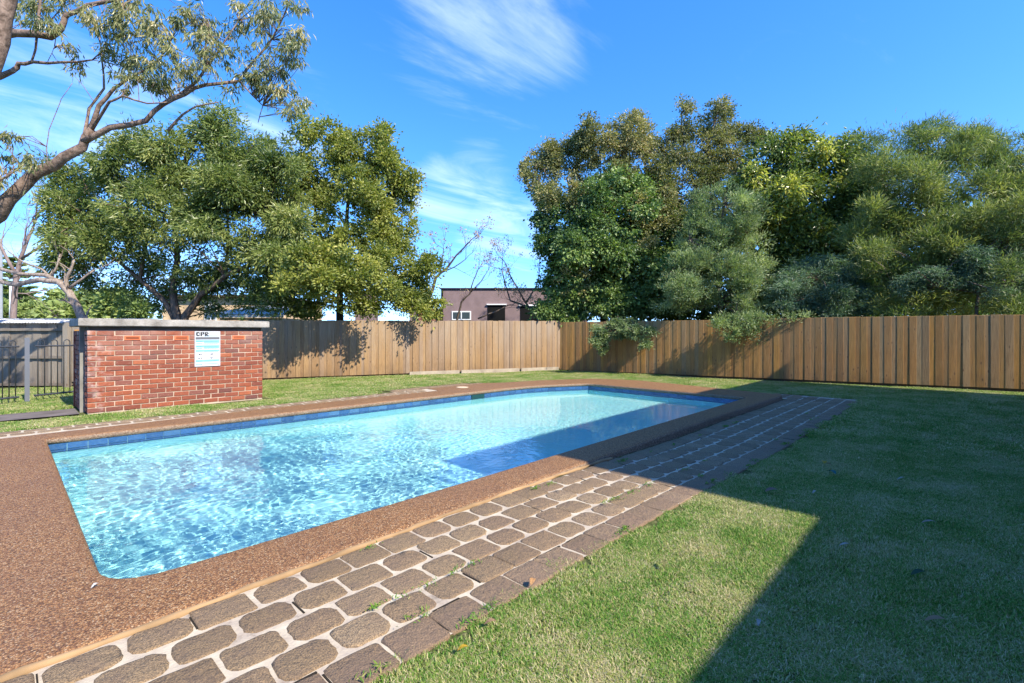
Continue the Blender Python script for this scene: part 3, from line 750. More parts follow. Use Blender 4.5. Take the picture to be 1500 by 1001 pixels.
box('chimney', -1.9, -.9, .6, 1.6, -.5, vb(430, Z), M['purple'], b); box('side_wing', -1.3, -.003, .2, 4, -.5, vb(452, Z), M['redwall'], b)
Z = 22; X0 = ub(520, Z); b = bld('chimney_stack', 'narrow purple rendered stack seen between the left trees', X0, ub(545, Z), Z, -.5, vb(430, Z), M['purple'], 1.0); box('cap', -.05, .85, -.05, 1.05, vb(430, Z), vb(428, Z), M['rail'], b)
Z = 24; X0 = ub(238, Z); b = bld('sandstone_house', 'sandstone block house behind the tree above the brick wall', X0, ub(402, Z), Z, -.5, vb(436, Z), M['cream'], 6)
hole(b, X0, 300, 318, 446, 470, Z, M['glass'], M['white']); box('eave', -.2, 5.8, -.3, 6.2, vb(436, Z), vb(433, Z), M['rail'], b)
Z = 19; X0 = ub(322, Z); b = bld('low_outbuilding', 'low outbuilding with pale metal roof above the fence behind the brick wall', X0, ub(412, Z), Z, -.5, vb(466, Z), M['cream'], 3)
bm = bmesh.new(); box_bm(bm, -.3, 2.7, -.4, 3, 0, .06); 
for v in bm.verts: v.co.z += vb(463, Z) + (v.co.y + .4) * .15
bobj('roof', bm, M['metalroof'], b); box('fascia', -.31, 2.71, -.44, -.405, vb(466, Z), vb(462, Z), M['white'], b)
# ------------------------------------------------------------------ foliage
def leaf_cloud(C, Ldir, Lw, tint, rg, fold=.25):
    """C centres (n,3), Ldir unit directions, Lw (length, width); folded diamonds, two triangles each"""
    n = len(C); rnd = rg.normal(size=(n, 3)); side = np.cross(Ldir, rnd); side /= np.linalg.norm(side, axis=1)[:, None] + 1e-9
    nor = np.cross(side, Ldir); s = rg.uniform(.65, 1.3, n)[:, None]
    L = Lw[0] * s; W = Lw[1] * s
    base = C - Ldir * L * .5; tip = C + Ldir * L * .5 - nor * L * .08
    mid = C - Ldir * L * .06
    a = mid + side * W * .5 + nor * W * fold; b = mid - side * W * .5 + nor * W * fold
    V = np.stack([base, a, tip, b], 1).reshape(-1, 3); i = np.arange(n)[:, None] * 4
    F = np.concatenate([i + [0, 1, 2], i + [0, 2, 3]], 0)
    return V, F, np.repeat(tint, 4)
def unit(v): return v / (np.linalg.norm(v, axis=-1, keepdims=True) + 1e-9)
def crown(lobes, n, size, rg, clump=(.26, 34), droop=0., outw=.6, shell=.28, depth=1.0, tr=(.2, .8), sub=7):
    """lobes: (u, v, ru, rv, Z[, weight]) seen in the photograph at Z metres"""
    new = []
    for lb in lobes:                       # break every lobe into smaller overlapping tufts: lumpy outline, gaps between
        u, v, ru, rv, Z = lb[:5]; w = lb[5] if len(lb) > 5 else 1; k = Z / FPX; new.append((u, v, ru * .80, rv * .80, Z, w * .75))
        for _ in range(sub):
            a = rg.uniform(0, 6.283); q = rg.uniform(.45, 1.08); f = rg.uniform(.24, .46); new.append((u + math.cos(a) * q * ru, v + math.sin(a) * q * rv, ru * f, rv * f * rg.uniform(.75, 1.2), Z + rg.uniform(-.9, .5) * min(ru, rv) * k, w * 1.15))
    lobes = new; cen = []; rad = []; wt = []
    for lb in lobes:
        u, v, ru, rv, Z = lb[:5]; k = Z / FPX
        cen.append(px(u, v, Z)); rad.append((ru * k, min(ru, rv) * k * depth, rv * k)); wt.append((ru * rv) ** .9 * k * (lb[5] if len(lb) > 5 else 1))
    cen = np.array(cen); rad = np.array(rad); wt = np.array(wt); wt /= wt.sum()
    nc = max(8, int(n / clump[1])); li = rg.choice(len(lobes), nc, p=wt)
    d = unit(rg.normal(size=(nc, 3)))
    bumps = 1 + .16 * np.sin(d[:, 0] * 5 + li) * np.cos(d[:, 2] * 6 + 2 * li) + rg.normal(0, .10, nc)
    r = (1 - np.abs(rg.normal(0, shell, nc))).clip(.15, 1) * bumps
    q = d * rad[li] * r[:, None]
    # lobe axes: picture right, up, depth
    rt = np.array([SA, -CA, 0]); fw = np.array([CA, SA, 0])
    off = q[:, :1] * rt + q[:, 1:2] * fw + q[:, 2:3] * np.array([0, 0, 1])
    cc = cen[li] + off; od = unit(off)
    m = clump[1]; cs = clump[0] * rg.uniform(.6, 1.35, nc)
    g = rg.normal(size=(nc, m, 3)) * .5; g = g * cs[:, None, None] * np.array([1, 1, .8])
    P = (cc[:, None] + g).reshape(-1, 3)
    D = unit(outw * od[:, None] + .7 * unit(g) + np.array([0, 0, -droop]) + rg.normal(0, .35, (nc, m, 3))).reshape(-1, 3)
    lt = rg.normal(0, .13, len(lobes)); ct = lt[li] + rg.normal((tr[0] + tr[1]) / 2, (tr[1] - tr[0]) * .26, nc)
    T = (ct[:, None] + rg.normal(0, .10, (nc, m))).clip(0, 1).ravel()
    return P, D, T, cc
def branch_bm(bm, paths, n=7):
    for pts, r0, r1 in paths:
        k = len(pts); P = [Vector(p) for p in pts]; Q = []; 
        for i in range(k - 1):
            for t in (0, .5): Q.append(P[i].lerp(P[i + 1], t) + (Vector((random.uniform(-1, 1), random.uniform(-1, 1), random.uniform(-1, 1))) * r0 * .25 if i or t else Vector()))
        Q.append(P[-1]); m = len(Q) - 1
        tube_bm(bm, Q, [r0 + (r1 - r0) * (i / m) ** .8 for i in range(m + 1)], n)
def tree(name, label, base, stems, lobes, n, size, mat, bark, seed, twigs=70, trunk_r=.14, group='trees beyond the fences', cat='tree', twr=.014, **kw):
    rg = np.random.default_rng(seed); random.seed(seed)
    if name != 'distant_tree': n = int(n * 1.5); size = (size[0] * 1.08, size[1] * 1.15)
    t = empty(name, label, cat, base, 0, group)
    P, D, T, cc = crown(lobes, n, size, rg, **kw); b = np.array(base)
    V, F, tn = leaf_cloud(P, D, size, T, rg)
    c = np_mesh('crown', V - b, F, mat, t, tint=tn); c['kind'] = 'stuff'
    bm = bmesh.new(); nodes = []
    for s in stems:
        pts, r0, r1 = s; branch_bm(bm, [([Vector(p) - Vector(base) for p in pts], r0, r1)]); 
        for i in range(len(pts)): nodes.append((Vector(pts[i]), r0 + (r1 - r0) * i / max(1, len(pts) - 1)))
    tops = [q for q in nodes]
    bobj('trunk', bm, bark, t, True)
    bm = bmesh.new()
    cand = [nd for nd in tops if nd[1] < trunk_r * .95] or tops
    for i in rg.choice(len(cc), min(twigs, len(cc)), replace=False):
        e = Vector(cc[i]); nd = min(cand, key=lambda q: (q[0] - e).length + random.uniform(0, .6)); a = nd[0]
        if (e - a).length < .2: continue
        m = a.lerp(e, .5) + Vector((random.uniform(-.15, .15), random.uniform(-.15, .15), random.uniform(-.05, .25))) * min(1, (e - a).length)
        tube_bm(bm, [a - Vector(base), m - Vector(base), e - Vector(base)], [twr * 1.7, twr, twr * .4], 4, False)
    o = bobj('twigs', bm, bark, t); o.name = 'branchwork'; o['kind'] = 'stuff'
    return t
F_ = dict(
    wattle=m_foliage('wattle_leaf', [(.050, .085, .026), (.115, .160, .040), (.21, .25, .07), (.36, .37, .12)], .3, .38),
    olive=m_foliage('yellow_green_leaf', [(.060, .090, .022), (.15, .185, .036), (.27, .285, .060), (.45, .42, .10)], .32, .45),
    rust=m_foliage('rusty_olive_leaf', [(0.079, 0.104, 0.037), (0.183, 0.189, 0.067), (0.305, 0.275, 0.104), (0.488, 0.378, 0.171)], .25, .5),
    ivy=m_foliage('dark_glossy_leaf', [(0.035, 0.069, 0.025), (0.081, 0.144, 0.040), (0.150, 0.219, 0.060), (0.312, 0.400, 0.106)], .25, .45),
    grey=m_foliage('grey_green_leaf', [(0.078, 0.120, 0.058), (0.156, 0.216, 0.090), (0.276, 0.336, 0.144), (0.456, 0.504, 0.240)], .28, .45),
    broad=m_foliage('broad_leaf', [(0.048, 0.086, 0.025), (0.109, 0.155, 0.037), (0.230, 0.270, 0.063), (0.575, 0.529, 0.127)], .3, .3),
    oak=m_foliage('needle_leaf', [(0.063, 0.103, 0.040), (0.144, 0.196, 0.063), (0.276, 0.305, 0.098), (0.506, 0.483, 0.172)], .3, .45),
    blue=m_foliage('blue_green_leaf', [(0.044, 0.094, 0.060), (0.094, 0.163, 0.100), (0.175, 0.250, 0.156), (0.275, 0.362, 0.225)], .28, .45),
    gum=m_foliage('gum_leaf', [(0.062, 0.090, 0.041), (0.147, 0.173, 0.068), (0.295, 0.277, 0.115), (0.496, 0.405, 0.203)], .3, .35),
    dry=m_foliage('dry_brown_leaf', [(0.202, 0.128, 0.074), (0.341, 0.225, 0.135), (0.465, 0.330, 0.203), (0.558, 0.420, 0.270)], .25, .6),
    far=m_foliage('distant_leaf', [(0.078, 0.120, 0.034), (0.155, 0.210, 0.054), (0.248, 0.300, 0.081), (0.341, 0.375, 0.121)], .2, .6))
K_ = dict(dark=m_bark('dark_bark', (.035, .026, .020), (.12, .09, .065)), brown=m_bark('brown_bark', (.08, .055, .04), (.22, .16, .115)),
          gum=m_bark('gum_bark', (.085, .058, .042), (.29, .205, .155), (4, 4, 3)), pale=m_bark('pale_bark', (.16, .12, .095), (.36, .29, .235)), pink=m_bark('pinkish_twig', (.16, .115, .10), (.28, .21, .19)))
def P_(*a): return [px(*q) for q in a]
# tree over the brick wall
Z = 14.9
tree('wattle_tree', 'wide dense mid green tree with fine leaves rising behind the brick wall', cw(ub(266, Z), Z, -.1),
    [([cw(ub(266, Z), Z, -.1)] + P_((262, 470, Z), (252, 430, Z), (262, 385, Z), (255, 320, Z), (265, 250, Z)), .15, .05),
     (P_((266, 490, Z), (272, 462, Z), (292, 433, Z - .2), (330, 405, Z - .4), (368, 385, Z - .3), (400, 330, Z)), .14, .04),
     (P_((262, 480, Z), (240, 440, Z), (205, 410, Z), (170, 380, Z), (140, 330, Z)), .10, .03),
     (P_((330, 405, Z - .4), (335, 350, Z), (330, 280, Z)), .06, .03), (P_((205, 410, Z), (215, 350, Z), (200, 280, Z)), .06, .03)],
    [(285, 235, 85, 55, Z), (205, 255, 85, 62, Z), (350, 235, 80, 62, Z), (135, 300, 70, 58, Z), (105, 355, 50, 48, Z - .3), (240, 315, 110, 60, Z - 1.0), (350, 320, 85, 60, Z - .6), (395, 270, 55, 60, Z),
     (300, 385, 100, 45, Z, .5), (175, 395, 70, 36, Z + .4, .55), (395, 395, 50, 50, Z, .9), (385, 435, 50, 28, Z + .4, 1.0), (330, 428, 70, 28, Z + .8, .8), (215, 430, 70, 25, Z + 1, .5)],
    76000, (.125, .034), F_['wattle'], K_['brown'], 11, clump=(.27, 38), droop=.25, twigs=190, twr=.018, shell=.26, sub=9)
Z = 16.2
tree('bushy_tree', 'tall yellow green leafy tree over the left fence casting shade on its palings', cw(ub(500, Z), Z, -.1),
    [([cw(ub(500, Z), Z, -.1)] + P_((498, 460, Z), (500, 400, Z), (505, 330, Z), (520, 240, Z)), .16, .04), (P_((500, 420, Z), (540, 350, Z), (570, 300, Z), (585, 260, Z)), .08, .03), (P_((500, 400, Z), (460, 330, Z), (465, 250, Z)), .08, .03),
     (P_((500, 440, Z), (450, 420, Z - .6), (430, 390, Z - 1.2)), .06, .03), (P_((505, 440, Z), (580, 410, Z)), .06, .03)],
    [(472, 235, 46, 52, Z), (448, 310, 45, 60, Z), (530, 220, 45, 38, Z), (500, 205, 18, 22, Z), (560, 265, 48, 52, Z), (578, 325, 48, 48, Z), (505, 320, 55, 70, Z - .6), (592, 388, 40, 42, Z), (520, 395, 65, 52, Z - .9), (556, 440, 66, 26, Z - .8),
     (445, 395, 46, 50, Z - 1.0), (612, 432, 28, 22, Z), (632, 450, 20, 16, Z), (440, 445, 40, 22, Z - .6, .8), (500, 402, 55, 30, 13.2, 1.3), (445, 392, 42, 32, 12.8, 1.3), (545, 418, 34, 20, 13.7, .9)],
    62000, (.092, .050), F_['olive'], K_['dark'], 12, clump=(.22, 34), outw=.5, twigs=150, shell=.26)
# right-hand group
Z = 19.3
tree('ivy_covered_tree', 'tall tree left of the right group, rusty olive top above dark glossy green leaves', cw(ub(885, Z), Z, -.1),
    [([cw(ub(885, Z), Z, -.1)] + P_((885, 440, Z), (880, 360, Z), (890, 280, Z), (920, 210, Z)), .2, .05), (P_((882, 400, Z), (845, 320, Z), (830, 260, Z)), .09, .03), (P_((885, 400, Z), (950, 330, Z), (960, 260, Z)), .09, .03)],
    [(832, 330, 55, 62, Z - .6), (862, 395, 68, 62, Z - .8), (930, 390, 75, 65, Z - .6), (848, 440, 60, 28, Z - 1), (955, 330, 55, 62, Z), (890, 330, 60, 60, Z - 1.2), (930, 440, 70, 28, Z - 1), (800, 300, 24, 30, Z, .8), (915, 275, 45, 35, Z - .6, .6), (990, 400, 50, 60, Z)],
    52000, (.105, .075), F_['ivy'], K_['dark'], 13, clump=(.26, 30), droop=.35, twigs=60)
tree('rusty_tree_top', 'rusty olive small-leaved tree crown at the left end of the right group', cw(ub(900, 20.6), 20.6, -.1),
    [([cw(ub(900, 20.6), 20.6, -.1)] + P_((900, 400, 20.6), (895, 300, 20.4), (925, 200, 20.3)), .16, .04), (P_((895, 320, 20.4), (840, 250, 20.2), (800, 240, 20)), .08, .02)],
    [(840, 232, 42, 36, 20.2), (800, 255, 30, 40, 20), (870, 250, 55, 60, 19.6), (925, 195, 34, 36, 20.3), (935, 250, 55, 65, 19.8), (775, 240, 12, 22, 20, .8), (910, 300, 50, 40, 19.0, .8), (965, 240, 25, 40, 20.2), (820, 300, 40, 30, 18.3, .7), (965, 310, 40, 45, 18.4, .7), (850, 420, 30, 25, 17.9, .3)],
    42000, (.085, .052), F_['rust'], K_['brown'], 14, clump=(.21, 30), droop=.2, twigs=90, shell=.3)
Z = 19.8
tree('loose_topped_tree', 'loose bronze-tipped tree, the tallest point of the right group', cw(ub(1030, Z), Z, -.1),
    [([cw(ub(1030, Z), Z, -.1)] + P_((1030, 400, Z), (1025, 300, Z), (1035, 220, Z), (1050, 165, Z)), .15, .03), (P_((1025, 290, Z), (1000, 220, Z), (998, 165, Z)), .06, .02), (P_((1030, 280, Z), (1080, 220, Z), (1110, 195, Z)), .06, .02)],
    [(1052, 175, 30, 22, Z), (1000, 190, 22, 30, Z, .7), (1035, 225, 55, 48, Z), (1078, 222, 42, 36, Z), (1012, 285, 45, 60, Z - .5), (1110, 200, 24, 12, Z, .6), (1000, 155, 10, 10, Z, .5), (1070, 290, 50, 50, Z)],
    30000, (.085, .048), F_['rust'], K_['brown'], 15, clump=(.23, 30), droop=.1, twigs=120, shell=.32, tr=(.05, .6))
Z = 16.3
tree('bottlebrush', 'upright grey green bottlebrush spilling over the honey coloured fence', cw(ub(1055, Z), Z, -.1),
    [([cw(ub(1055, Z), Z, -.1)] + P_((1055, 450, Z), (1050, 380, Z), (1060, 300, Z)), .1, .03), (P_((1055, 440, Z), (1000, 400, Z), (1010, 350, Z)), .05, .02), (P_((1055, 440, Z), (1095, 400, Z), (1095, 350, Z)), .05, .02), (P_((1060, 450, Z), (1080, 458, Z - 1), (1090, 468, Z - 1.7)), .03, .01)],
    [(1055, 300, 50, 42, Z), (1030, 355, 48, 52, Z), (1088, 350, 48, 50, Z), (1055, 410, 72, 48, Z - .3), (1010, 430, 45, 34, Z), (1110, 430, 45, 38, Z - .3), (1085, 466, 40, 8, Z - 1.6, .9), (1058, 474, 12, 9, Z - 1.7, .8), (1075, 480, 9, 15, Z - 1.75, .8), (1091, 474, 12, 12, Z - 1.75, .8), (1103, 484, 7, 14, Z - 1.8, .7), (1068, 492, 6, 7, Z - 1.75, .6), (1124, 467, 12, 5, Z - 1.9, .6), (1160, 463, 22, 4, Z - 2.2, .6), (1112, 494, 4, 7, Z - 1.8, .5)],
    44000, (.095, .020), F_['grey'], K_['brown'], 16, clump=(.20, 42), outw=.5, droop=-.55, twigs=140, shell=.28)
Z = 18.0
tree('broad_leaved_tree', 'broad glossy-leaved tree with yellow-green new growth in the middle of the right group', cw(ub(1180, Z), Z, -.1),
    [([cw(ub(1180, Z), Z, -.1)] + P_((1180, 430, Z), (1175, 340, Z), (1180, 250, Z)), .16, .04), (P_((1178, 380, Z), (1130, 300, Z), (1120, 240, Z)), .07, .02), (P_((1178, 380, Z), (1230, 300, Z), (1235, 230, Z)), .07, .02)],
    [(1125, 235, 38, 40, Z), (1180, 222, 48, 28, Z), (1228, 235, 40, 38, Z), (1148, 300, 52, 42, Z - .9), (1200, 290, 52, 48, Z), (1160, 350, 58, 46, Z - .5), (1225, 350, 45, 55, Z), (1180, 415, 80, 48, Z - .3), (1250, 415, 45, 48, Z), (1105, 300, 30, 50, Z), (1262, 250, 30, 30, Z), (1258, 310, 40, 45, Z)],
    36000, (.15, .062), F_['broad'], K_['dark'], 17, clump=(.30, 22), droop=.35, twigs=70, shell=.25)
Z = 16.0
tree('she_oak', 'large feathery she-oak at the right edge above the fence', cw(ub(1370, Z), Z, -.1),
    [([cw(ub(1370, Z), Z, -.1)] + P_((1372, 440, Z), (1380, 350, Z), (1370, 260, Z)), .2, .05), (P_((1310, 420, Z - 1), (1350, 395, Z - 1.4), (1400, 370, Z - 1.5), (1450, 335, Z - 1.2)), .05, .03), (P_((1380, 380, Z), (1310, 320, Z), (1290, 260, Z)), .09, .03), (P_((1380, 360, Z), (1450, 300, Z - .6), (1480, 240, Z - 1)), .09, .03),
     (P_((1372, 430, Z), (1500, 400, Z - 1.6), (1580, 330, Z - 2)), .08, .03), (P_((1345, 465, Z), (1300, 420, Z), (1270, 380, Z)), .05, .02), (P_((1400, 465, Z - 1), (1430, 420, Z - 1), (1500, 380, Z - 1.5)), .05, .02)],
    [(1312, 222, 55, 42, Z), (1372, 215, 52, 32, Z), (1440, 228, 55, 36, Z - .5), (1500, 240, 45, 40, Z - 1.3), (1330, 290, 70, 55, Z - .6), (1410, 290, 75, 60, Z - .8), (1480, 310, 70, 60, Z - 1.6), (1285, 345, 50, 55, Z - .5), (1350, 370, 75, 50, Z - 1.2), (1440, 385, 85, 55, Z - 1.6), (1530, 380, 60, 90, Z - 2.4),
     (1310, 430, 60, 40, Z - .6, .8), (1400, 440, 85, 34, Z - 1.4, .8), (1500, 440, 70, 34, Z - 2.2, .8), (1580, 280, 50, 60, Z - 2), (1620, 400, 70, 80, Z - 2.6, .7)],
    105000, (.15, .017), F_['oak'], K_['pale'], 18, clump=(.30, 50), outw=.35, droop=-.35, twigs=260, shell=.3, twr=.013)
tree('blue_green_shrub', 'blue green feathery shrub low behind the fence right of the bottlebrush', cw(ub(1205, 15.6), 15.6, -.1), [([cw(ub(1205, 15.6), 15.6, -.1)] + P_((1205, 450, 15.6), (1200, 410, 15.6)), .06, .03)],
    [(1190, 410, 45, 24, 15.4), (1225, 395, 30, 20, 15.6), (1160, 432, 40, 20, 15.3), (1235, 440, 50, 24, 15.2)], 13000, (.11, .018), F_['blue'], K_['brown'], 19, clump=(.22, 40), droop=.1, twigs=60)
tree('blue_green_shrub', 'blue green feathery boughs hanging before the she-oak at the right edge', cw(ub(1430, 13.7), 13.7, -.1), [([cw(ub(1430, 13.7), 13.7, -.1)] + P_((1430, 450, 13.7), (1440, 400, 13.7)), .06, .03), (P_((1435, 430, 13.7), (1370, 420, 13.7)), .03, .02)],
    [(1400, 408, 62, 18, 13.7), (1460, 385, 55, 22, 13.5), (1345, 418, 35, 14, 13.9), (1490, 340, 35, 25, 13.5), (1500, 420, 40, 20, 13.2)], 12000, (.11, .016), F_['blue'], K_['brown'], 20, clump=(.22, 40), droop=.1, twigs=70)
Zf = 16.55
tree('overhanging_shrub', 'small pale green bush hanging over the fence left of the bottlebrush', cw(ub(905, 17.6), 17.6, -.1), [([cw(ub(905, 17.6), 17.6, -.1)] + P_((905, 464, 17.5), (905, 471, 16.9), (900, 482, 16.3)), .05, .02), (P_((905, 471, 16.9), (935, 485, 16.2)), .02, .01)],
    [(900, 482, 26, 13, 16.2), (880, 492, 14, 14, 16.3), (882, 508, 7, 13, 16.35, .8), (935, 488, 24, 13, 15.9), (915, 475, 18, 8, 16.5), (945, 502, 10, 9, 15.85)], 6500, (.085, .026), F_['grey'], K_['brown'], 21, clump=(.11, 26), droop=.4, twigs=50, cat='bush', group=None)
# backing foliage: lower dark mass behind the right group
tree('dark_hedge', 'dark hedge filling the gaps low behind the right-hand trees', cw(ub(1150, 20.5), 20.5, -.1), [([cw(ub(1150, 20.5), 20.5, -.1), cw(ub(1150, 20.5), 20.5, 2.5)], .1, .05)],
    [(850 + 55 * k, 448, 45, 26, 19.8, 1.3) for k in range(14)] + [(860 + 75 * k, 410, 60, 50, 20.5) for k in range(10)] + [(1010 + 85 * k, 350, 55, 60, 21) for k in range(6)], 40000, (.17, .11), F_['ivy'], K_['dark'], 22, clump=(.4, 30), twigs=10, cat='hedge', group=None)
# hanging climber at the top of the honey fence
# left side: curved bare trunk, bare twiggy trees
def grow(bm, p, d, L, r, depth, rg, spread=.55, up=.15, n=5, tips=None, seg=3):
    pts = [p]; q = p.copy(); dd = d.normalized()
    for i in range(seg):
        dd = (dd + Vector(rg.normal(0, .16, 3)) + Vector((0, 0, up * .4))).normalized(); q = q + dd * L / seg; pts.append(q.copy())
    tube_bm(bm, pts, [r * (1 - .45 * i / seg) for i in range(seg + 1)], n if r > .02 else 4, False)
    if depth == 0:
        if tips is not None: tips.append((q, dd))
        return
    for k in range(rg.integers(2, 4)):
        a = pts[rg.integers(1, seg + 1)] if k else q
        nd = (dd + Vector(rg.normal(0, spread, 3)) + Vector((0, 0, up))).normalized()
        grow(bm, a, nd, L * rg.uniform(.62, .85), r * .55, depth - 1, rg, spread, up, n, tips, seg)
def bare_tree(name, label, base, paths, depth, L, bark, seed, leaves=0, lmat=None, lsize=(.07, .045), spread=.5, up=.1, per=3, group='bare twiggy trees', r1=.02):
    rg = np.random.default_rng(seed); random.seed(seed); t = empty(name, label, 'tree', base, 0, group); bm = bmesh.new(); tips = []; B = Vector(base)
    for pts, r0, re in paths:
        pts = [Vector(p) - B for p in pts]; branch_bm(bm, [(pts, r0, re)])
        for i in range(1, len(pts)):
            d = (pts[i] - pts[i - 1]).normalized()
            for _ in range(per if i == len(pts) - 1 else max(1, per - 1)):
                grow(bm, pts[i], (d + Vector(rg.normal(0, spread, 3))).normalized(), L * rg.uniform(.6, 1.1), max(.006, re * .7), depth, rg, spread, up, 5, tips)
    bobj('trunk', bm, bark, t, True)
    if leaves and tips:
        m = leaves; C = np.repeat(np.array([x[0] for x in tips]), m, 0) + rg.normal(0, .06, (len(tips) * m, 3)); D = unit(rg.normal(size=C.shape)); V, F, tn = leaf_cloud(C, D, lsize, rg.uniform(0, 1, len(C)), rg)
        c = np_mesh('crown', V, F, lmat, t, tint=tn); c['kind'] = 'stuff'
    return t
Z = 13.6
bare_tree('crooked_tree', 'crooked pale trunk leaning left above the old grey fence with bare limbs', cw(ub(135, Z), Z, -.1),
    [([cw(ub(135, Z), Z, -.1)] + P_((128, 475, Z), (113, 450, Z), (100, 428, Z), (86, 414, Z), (58, 411, Z), (24, 418, Z), (0, 412, Z), (-30, 402, Z)), .13, .05), (P_((88, 414, Z), (68, 404, Z), (32, 402, Z), (0, 394, Z), (-30, 388, Z)), .07, .04),
     (P_((72, 406, Z), (62, 395, Z), (35, 385, Z), (12, 368, Z)), .035, .015), (P_((98, 425, Z), (97, 408, Z), (104, 396, Z), (108, 380, Z)), .06, .03), (P_((102, 422, Z), (120, 408, Z), (138, 396, Z)), .045, .02), (P_((76, 405, Z), (84, 390, Z), (88, 372, Z)), .03, .02)],
    1, .45, K_['pale'], 31, per=1, r1=.01)
bare_tree('bare_tree', 'bare pinkish grey twiggy tree at the left edge behind the gum branch', cw(ub(20, 22), 22, -.1),
    [([cw(ub(20, 22), 22, -.1)] + P_((20, 430, 22), (30, 380, 22), (50, 330, 22)), .16, .05), (P_((22, 400, 22), (0, 360, 22), (-20, 320, 22)), .08, .04), (P_((30, 380, 22), (75, 350, 22), (95, 320, 22)), .06, .03)], 4, 1.5, K_['pink'], 32, spread=.45, up=.22, per=3, r1=.01)
Z = 18.6
bare_tree('sparse_tree', 'sparse tree right of the yellow green tree with a few brown leaves at its tips', cw(ub(622, Z), Z, -.1),
    [([cw(ub(622, Z), Z, -.1)] + P_((628, 440, Z), (638, 408, Z), (655, 392, Z), (668, 375, Z), (690, 352, Z)), .09, .02), (P_((642, 402, Z), (665, 392, Z), (682, 380, Z)), .03, .015), (P_((645, 398, Z), (650, 365, Z)), .03, .015)], 2, .62, K_['dark'], 33, 7, F_['dry'], spread=.42, per=2, r1=.01, group='sparse brown-leaved trees', up=.2)
Z = 19.5
bare_tree('sparse_tree', 'thin bare tree in front of the white window of the purple brown house', cw(ub(664, Z), Z, -.1),
    [([cw(ub(664, Z), Z, -.1)] + P_((670, 465, Z), (676, 443, Z), (688, 430, Z), (694, 410, Z), (700, 396, Z)), .06, .015), (P_((688, 430, Z), (705, 412, Z), (714, 398, Z)), .03, .012)], 2, .5, K_['dark'], 34, 2, F_['dry'], spread=.35, per=2, group='sparse brown-leaved trees', up=.25)
bare_tree('sparse_tree', 'sprawling bare tree with brown tufts before the dark doorway of the purple brown house', cw(ub(790, Z), Z, -.1),
    [([cw(ub(790, Z), Z, -.1)] + P_((789, 468, Z), (776, 452, Z), (748, 440, Z), (742, 425, Z), (735, 395, Z)), .07, .02), (P_((776, 452, Z), (762, 430, Z), (748, 405, Z), (740, 385, Z)), .045, .015), (P_((700, 467, Z), (730, 455, Z), (745, 447, Z)), .035, .02), (P_((770, 445, Z), (785, 420, Z), (790, 400, Z)), .04, .015)], 3, .6, K_['brown'], 35, 8, F_['dry'], (.06, .04), spread=.5, per=2, group='sparse brown-leaved trees', up=.22)

